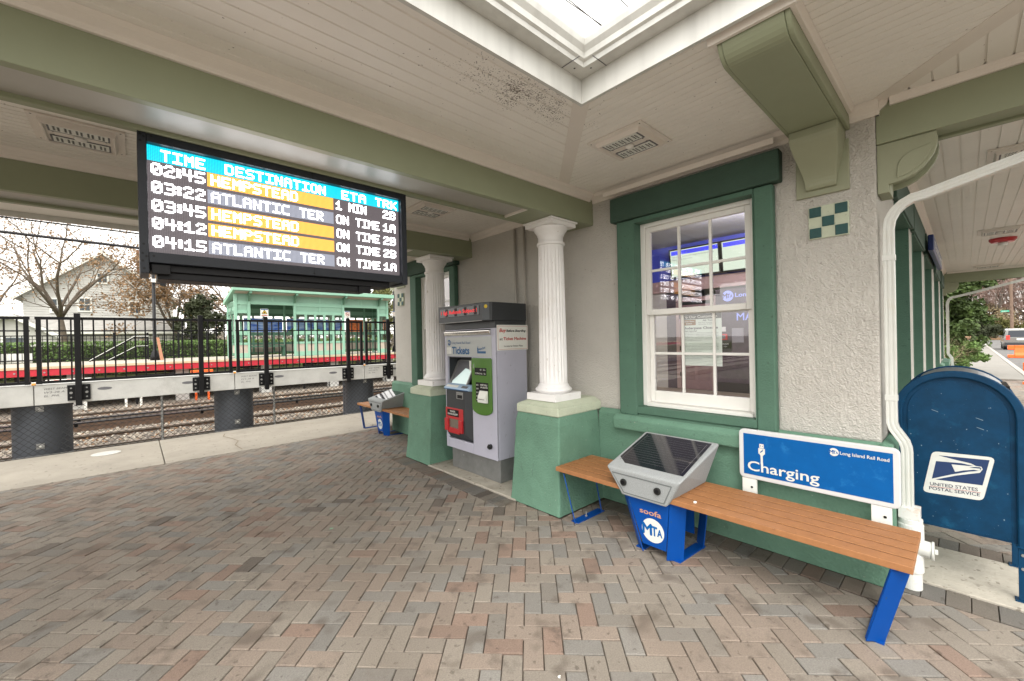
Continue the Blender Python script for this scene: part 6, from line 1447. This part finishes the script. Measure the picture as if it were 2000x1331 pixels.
def clumps(name, loc, label, blobs, n, s, m, seed, cat='tree', trunk_r=.12, th=2.0, core=.55, group=None, stem_m=None):
    """evergreen: trunk with boughs and many leaf faces clustered in lobes"""
    rn = random.Random(seed); t = thing(name, loc, label, cat, group); L = Vector(loc); b = MB(); w_ = MB()
    w_.tube([L, L+Vector((.05, .03, th*.5)), L+Vector((0, .08, th))], trunk_r, 7, radii=[trunk_r, trunk_r*.8, trunk_r*.5])
    tot = sum(q[3]**2 for q in blobs)
    for x, y, z, r, f in blobs:
        c = L+Vector((x, y, z)); w_.tube([L+Vector((0, 0, min(th, z*.6))), c], trunk_r*.3, 5)
        subs = [c+Vector((rn.gauss(0, .45)*r, rn.gauss(0, .45)*r, rn.gauss(0, .45)*r*f)) for _ in range(int(14+r*10))]
        k = int(n*r*r/tot)
        for _ in range(k):
            sc_ = rn.choice(subs); d = Vector((rn.gauss(0, 1), rn.gauss(0, 1), rn.gauss(0, 1))).normalized()*(r*.34*rn.random()**.45)
            leaf(b, sc_+Vector((d.x, d.y, d.z*f)), s*rn.uniform(.5, 1.4), rn)
    w_.build('trunk', stem_m or barkm, t); b.build('crown', m, t); return t
clumps('evergreen_tree', (3.1, 32, .45), 'dark green conifer between the brown tree and the shelter', [(0, 0, 1.6, .95, .8), (-.4, 0, 2.6, .85, .8), (.5, 0, 2.9, .8, .8), (.1, 0, 3.7, .75, .9), (-.6, 0, 3.4, .5, 1)], 9000, .085, dkleaf, 41, th=4)
clumps('evergreen_tree', (12.6, 27.5, .45), 'olive green tree right of the mint shelter', [(0, 0, 1.2, 1.0, 1), (0, 0, 2.6, 1.1, 1), (.3, 0, 4.2, 1.1, 1), (-.3, 0, 5.6, .9, 1)], 9000, .09, oliveleaf, 43, th=5)
# street side: big evergreen at the end of the front, shrubs, distant hedges and trees
clumps('evergreen_shrub', (23.0, 1.3, 0), 'tall ragged evergreen at the far end of the street front', [(0, -.4, .9, .9, .9), (-.4, -.9, 1.3, .8, .9), (-.3, -.3, 2.0, 1.0, .9), (.2, -1.2, 2.1, .75, .8), (-.5, -1.0, 2.9, .85, .8), (0, -.1, 3.2, 1.1, .9), (.3, -1.5, 3.5, .65, .7), (-.6, -.6, 4.0, 1.0, .9), (.4, -1.2, 4.4, .95, .9), (-.2, -1.9, 3.9, .55, .6), (0, .9, 1.6, 1.0, 1), (0, .9, 3.4, 1.0, 1), (0, -.4, 5.0, 1.0, .8)], 52000, .07, greenleaf, 51, 'shrub', .10, 4)
clumps('low_shrub', (22.2, .35, 0), 'low rounded green shrub at the foot of the tall evergreen', [(0, -.2, .85, .50, .8), (.4, -.35, .75, .45, .8), (-.5, .1, .6, .5, .8)], 7000, .05, hedgeleaf, 53, 'shrub', .04, .8)
tree('thorny_bush', (21.3, .35, 0), 'bare twiggy bush with pale stems in front of the evergreen', 1.5, .02, 57, mat('pale_stem', (.34, .28, .17), .8), MATS['pale_stem'], 5, 0, None, .05, .7, .25, nmain=6, cat='bush')
for k, (x, y, hh, rr_, m, lab) in enumerate(((101, -1.5, 3.4, 3.4, dkleaf, 'dark green shrub beyond the end of the sidewalk'), (103, -4.2, 3.2, 1.3, oliveleaf, 'yellowish clipped evergreen left of the utility pole'), (104, -6.6, 2.9, 1.8, oliveleaf, 'green clipped evergreen right of the utility pole'), (106, -9.2, 4.5, 3.2, dkleaf, 'dark evergreen at the right edge behind the parked car'), (108, 2.0, 5.0, 4.0, dkleaf, 'dark shrub mass behind the ragged evergreen'), (112, -2.5, 6.5, 4.5, mat('tan_brush', (.26, .21, .12), .8, .3, 2), 'tall tan brush behind the clipped evergreens'))):
    clumps('distant_shrub', (x, y, -.05), lab, [(0, 0, hh*.35, rr_*.6, hh/rr_*.5), (0, -rr_*.4, hh*.45, rr_*.5, hh/rr_*.5), (0, rr_*.4, hh*.45, rr_*.5, hh/rr_*.5), (0, 0, hh*.75, rr_*.45, hh/rr_*.5)], 7000, .15, m, 60+k, 'shrub', .1, hh*.5, group='shrubs across the far street')
for k, (x, y, hh, lab) in enumerate(((112, -3.5, 17, 'tall bare tree directly behind the utility pole'), (116, -8, 15, 'bare tree at the right edge behind the parked car'), (120, 1.5, 14, 'bare tree over the tan brush, left of the utility pole'), (135, -6, 19, 'most distant bare tree between the other street trees'))):
    tree('street_tree', (x, y, 0), lab, hh, .32, 70+k, barkg, twigp, 6, 9000, twigp, .55, .55, .25, group='bare trees across the far street', nmain=6, thin=.05)
t = thing('utility_pole', (98, -4.75, -.1), 'brown wooden utility pole with a green street name sign', 'utility pole')
MB().tube([(98, -4.75, -.1), (98, -4.70, 13)], .19, 10, radii=[.20, .15]).build('pole', mat('pole_wood', (.17, .115, .085), .9, .2, 5), t)
b = MB(); b.box(97.7, 97.75, -4.5, -3.65, 4.15, 4.42); sg = b.build('sign_plate', signgreen, t); b = MB(); b.text('MANOR RD', (97.69, -3.75, 4.22), (0, -1, 0), (0, 0, 1), .12, .6); b.build('lettering', paperw, sg)
b = MB(); b.box(97.9, 98.1, -6, -3.5, 12.2, 12.35); b.build('crossarm', MATS['pole_wood'], t)

def woods(name, label, x0, x1, y0, y1, z0, z1, n, s, m, seed):
    r_ = random.Random(seed); b = MB()
    for _ in range(n):
        u = r_.random(); x, y = x0+(x1-x0)*u + r_.gauss(0, 1.2), y0+(y1-y0)*u + r_.gauss(0, 1.2); top = z1*(.62+.38*mnoise.noise(Vector((x*.13, y*.13, seed)))+.25*mnoise.noise(Vector((x*.6, y*.6, seed))))
        leaf(b, Vector((x, y, z0+(top-z0)*r_.random()**.8)), s*r_.uniform(.5, 1.5), r_, .4)
    o = b.build(name, m); o['kind'] = 'stuff'; o['label'] = label; o['category'] = 'woods'
woods('woods', 'distant brown and grey tree line beyond the street', 150, 150, -45, 30, -1, 9, 16000, .42, mat('far_brown', (.17, .145, .115), .9, .4, .6), 5)
woods('woods', 'distant brown tree line beyond the houses and the shelter', -28, 60, 62, 62, .3, 4.6, 22000, .26, mat('far_grey_brown', (.22, .19, .155), .9, .4, .8), 9)

# ================================================================ PARKED CAR
def car(x, yc, z0, label):
    t = thing('parked_car', (0, 0, 0), label, 'car'); w_ = .92
    b = MB()
    sec = [(-0.02, .35, .90, .70, .95), (.12, .28, 1.02, .86, 1.62), (.9, .28, 1.02, .88, 1.72), (2.4, .28, 1.0, .86, 1.70), (3.0, .28, 1.0, .80, 1.35), (3.3, .28, .98, .82, 1.02), (4.4, .32, .88, .78, .90), (4.6, .38, .70, .7, .75)]
    vs = []
    for sx_, zb, zm, wt, zt in sec:
        wt_ = w_*wt
        vs += [(sx_, -w_*.94, zb), (sx_, -w_, (zb+zm)/2), (sx_, -w_*.97, zm), (sx_, -wt_, zt-.03), (sx_, -wt_*.85, zt), (sx_, wt_*.85, zt), (sx_, wt_, zt-.03), (sx_, w_*.97, zm), (sx_, w_, (zb+zm)/2), (sx_, w_*.94, zb)]
    n = 10; b.add(vs, [(i*n+j, i*n+(j+1) % n, (i+1)*n+(j+1) % n, (i+1)*n+j) for i in range(len(sec)-1) for j in range(n)] + [tuple(range(n)), tuple(reversed(range((len(sec)-1)*n, len(sec)*n)))])
    body = b.build('body', carsil, t, bevel=.03); 
    b = MB(); b.quad((.005, -.72, 1.02), (.005, .72, 1.02), (.085, .66, 1.54), (.085, -.66, 1.54)); b.v = [(p[0]-.02, p[1], p[2]) for p in b.v]; b.build('rear_window', carglass, t)
    for s in (-1, 1):
        b = MB(); y = s*.885
        b.quad((.35, s*.91, 1.06), (2.75, s*.90, 1.06), (2.35, s*.80, 1.60), (.42, s*.82, 1.60)); b.build('side_window', carglass, t)
        b = MB(); b.box(-.045, .10, s*.70-.10, s*.70+.10, .82, 1.16); b.build('tail_light', tail, t, bevel=.02)
        for xx in (.85, 3.65):
            b = MB(); b.tube([(xx, s*.72, .33), (xx, s*.93, .33)], .33, 22); wh = b.build('wheel', rubber, t, bevel=.03); b = MB(); b.tube([(xx, s*.931, .33), (xx, s*.94, .33)], .2, 14); b.build('rim', galv, wh)
        b = MB(); b.box(2.75, 2.9, s*1.0-.09, s*1.0+.09, 1.0, 1.13); b.build('mirror', carsil, t, bevel=.02)
    b = MB(); b.box(-.10, .0, -.88, .88, .36, .60); b.build('bumper', charc, t, bevel=.03); b = MB(); b.box(-.03, -.024, -.25, .25, .78, .92); pl_ = b.build('plate', paperw, t)
    b = MB()
    for s in (-1, 1): b.tube([(.4, s*.66, 1.77), (2.3, s*.66, 1.77)], .02, 6)
    b.build('roof_rack', blackm, t)
    t.location = (x, yc, z0); return t
car(52, -3.0, -.10, 'silver sport utility car parked by the far kerb behind the orange barrier')
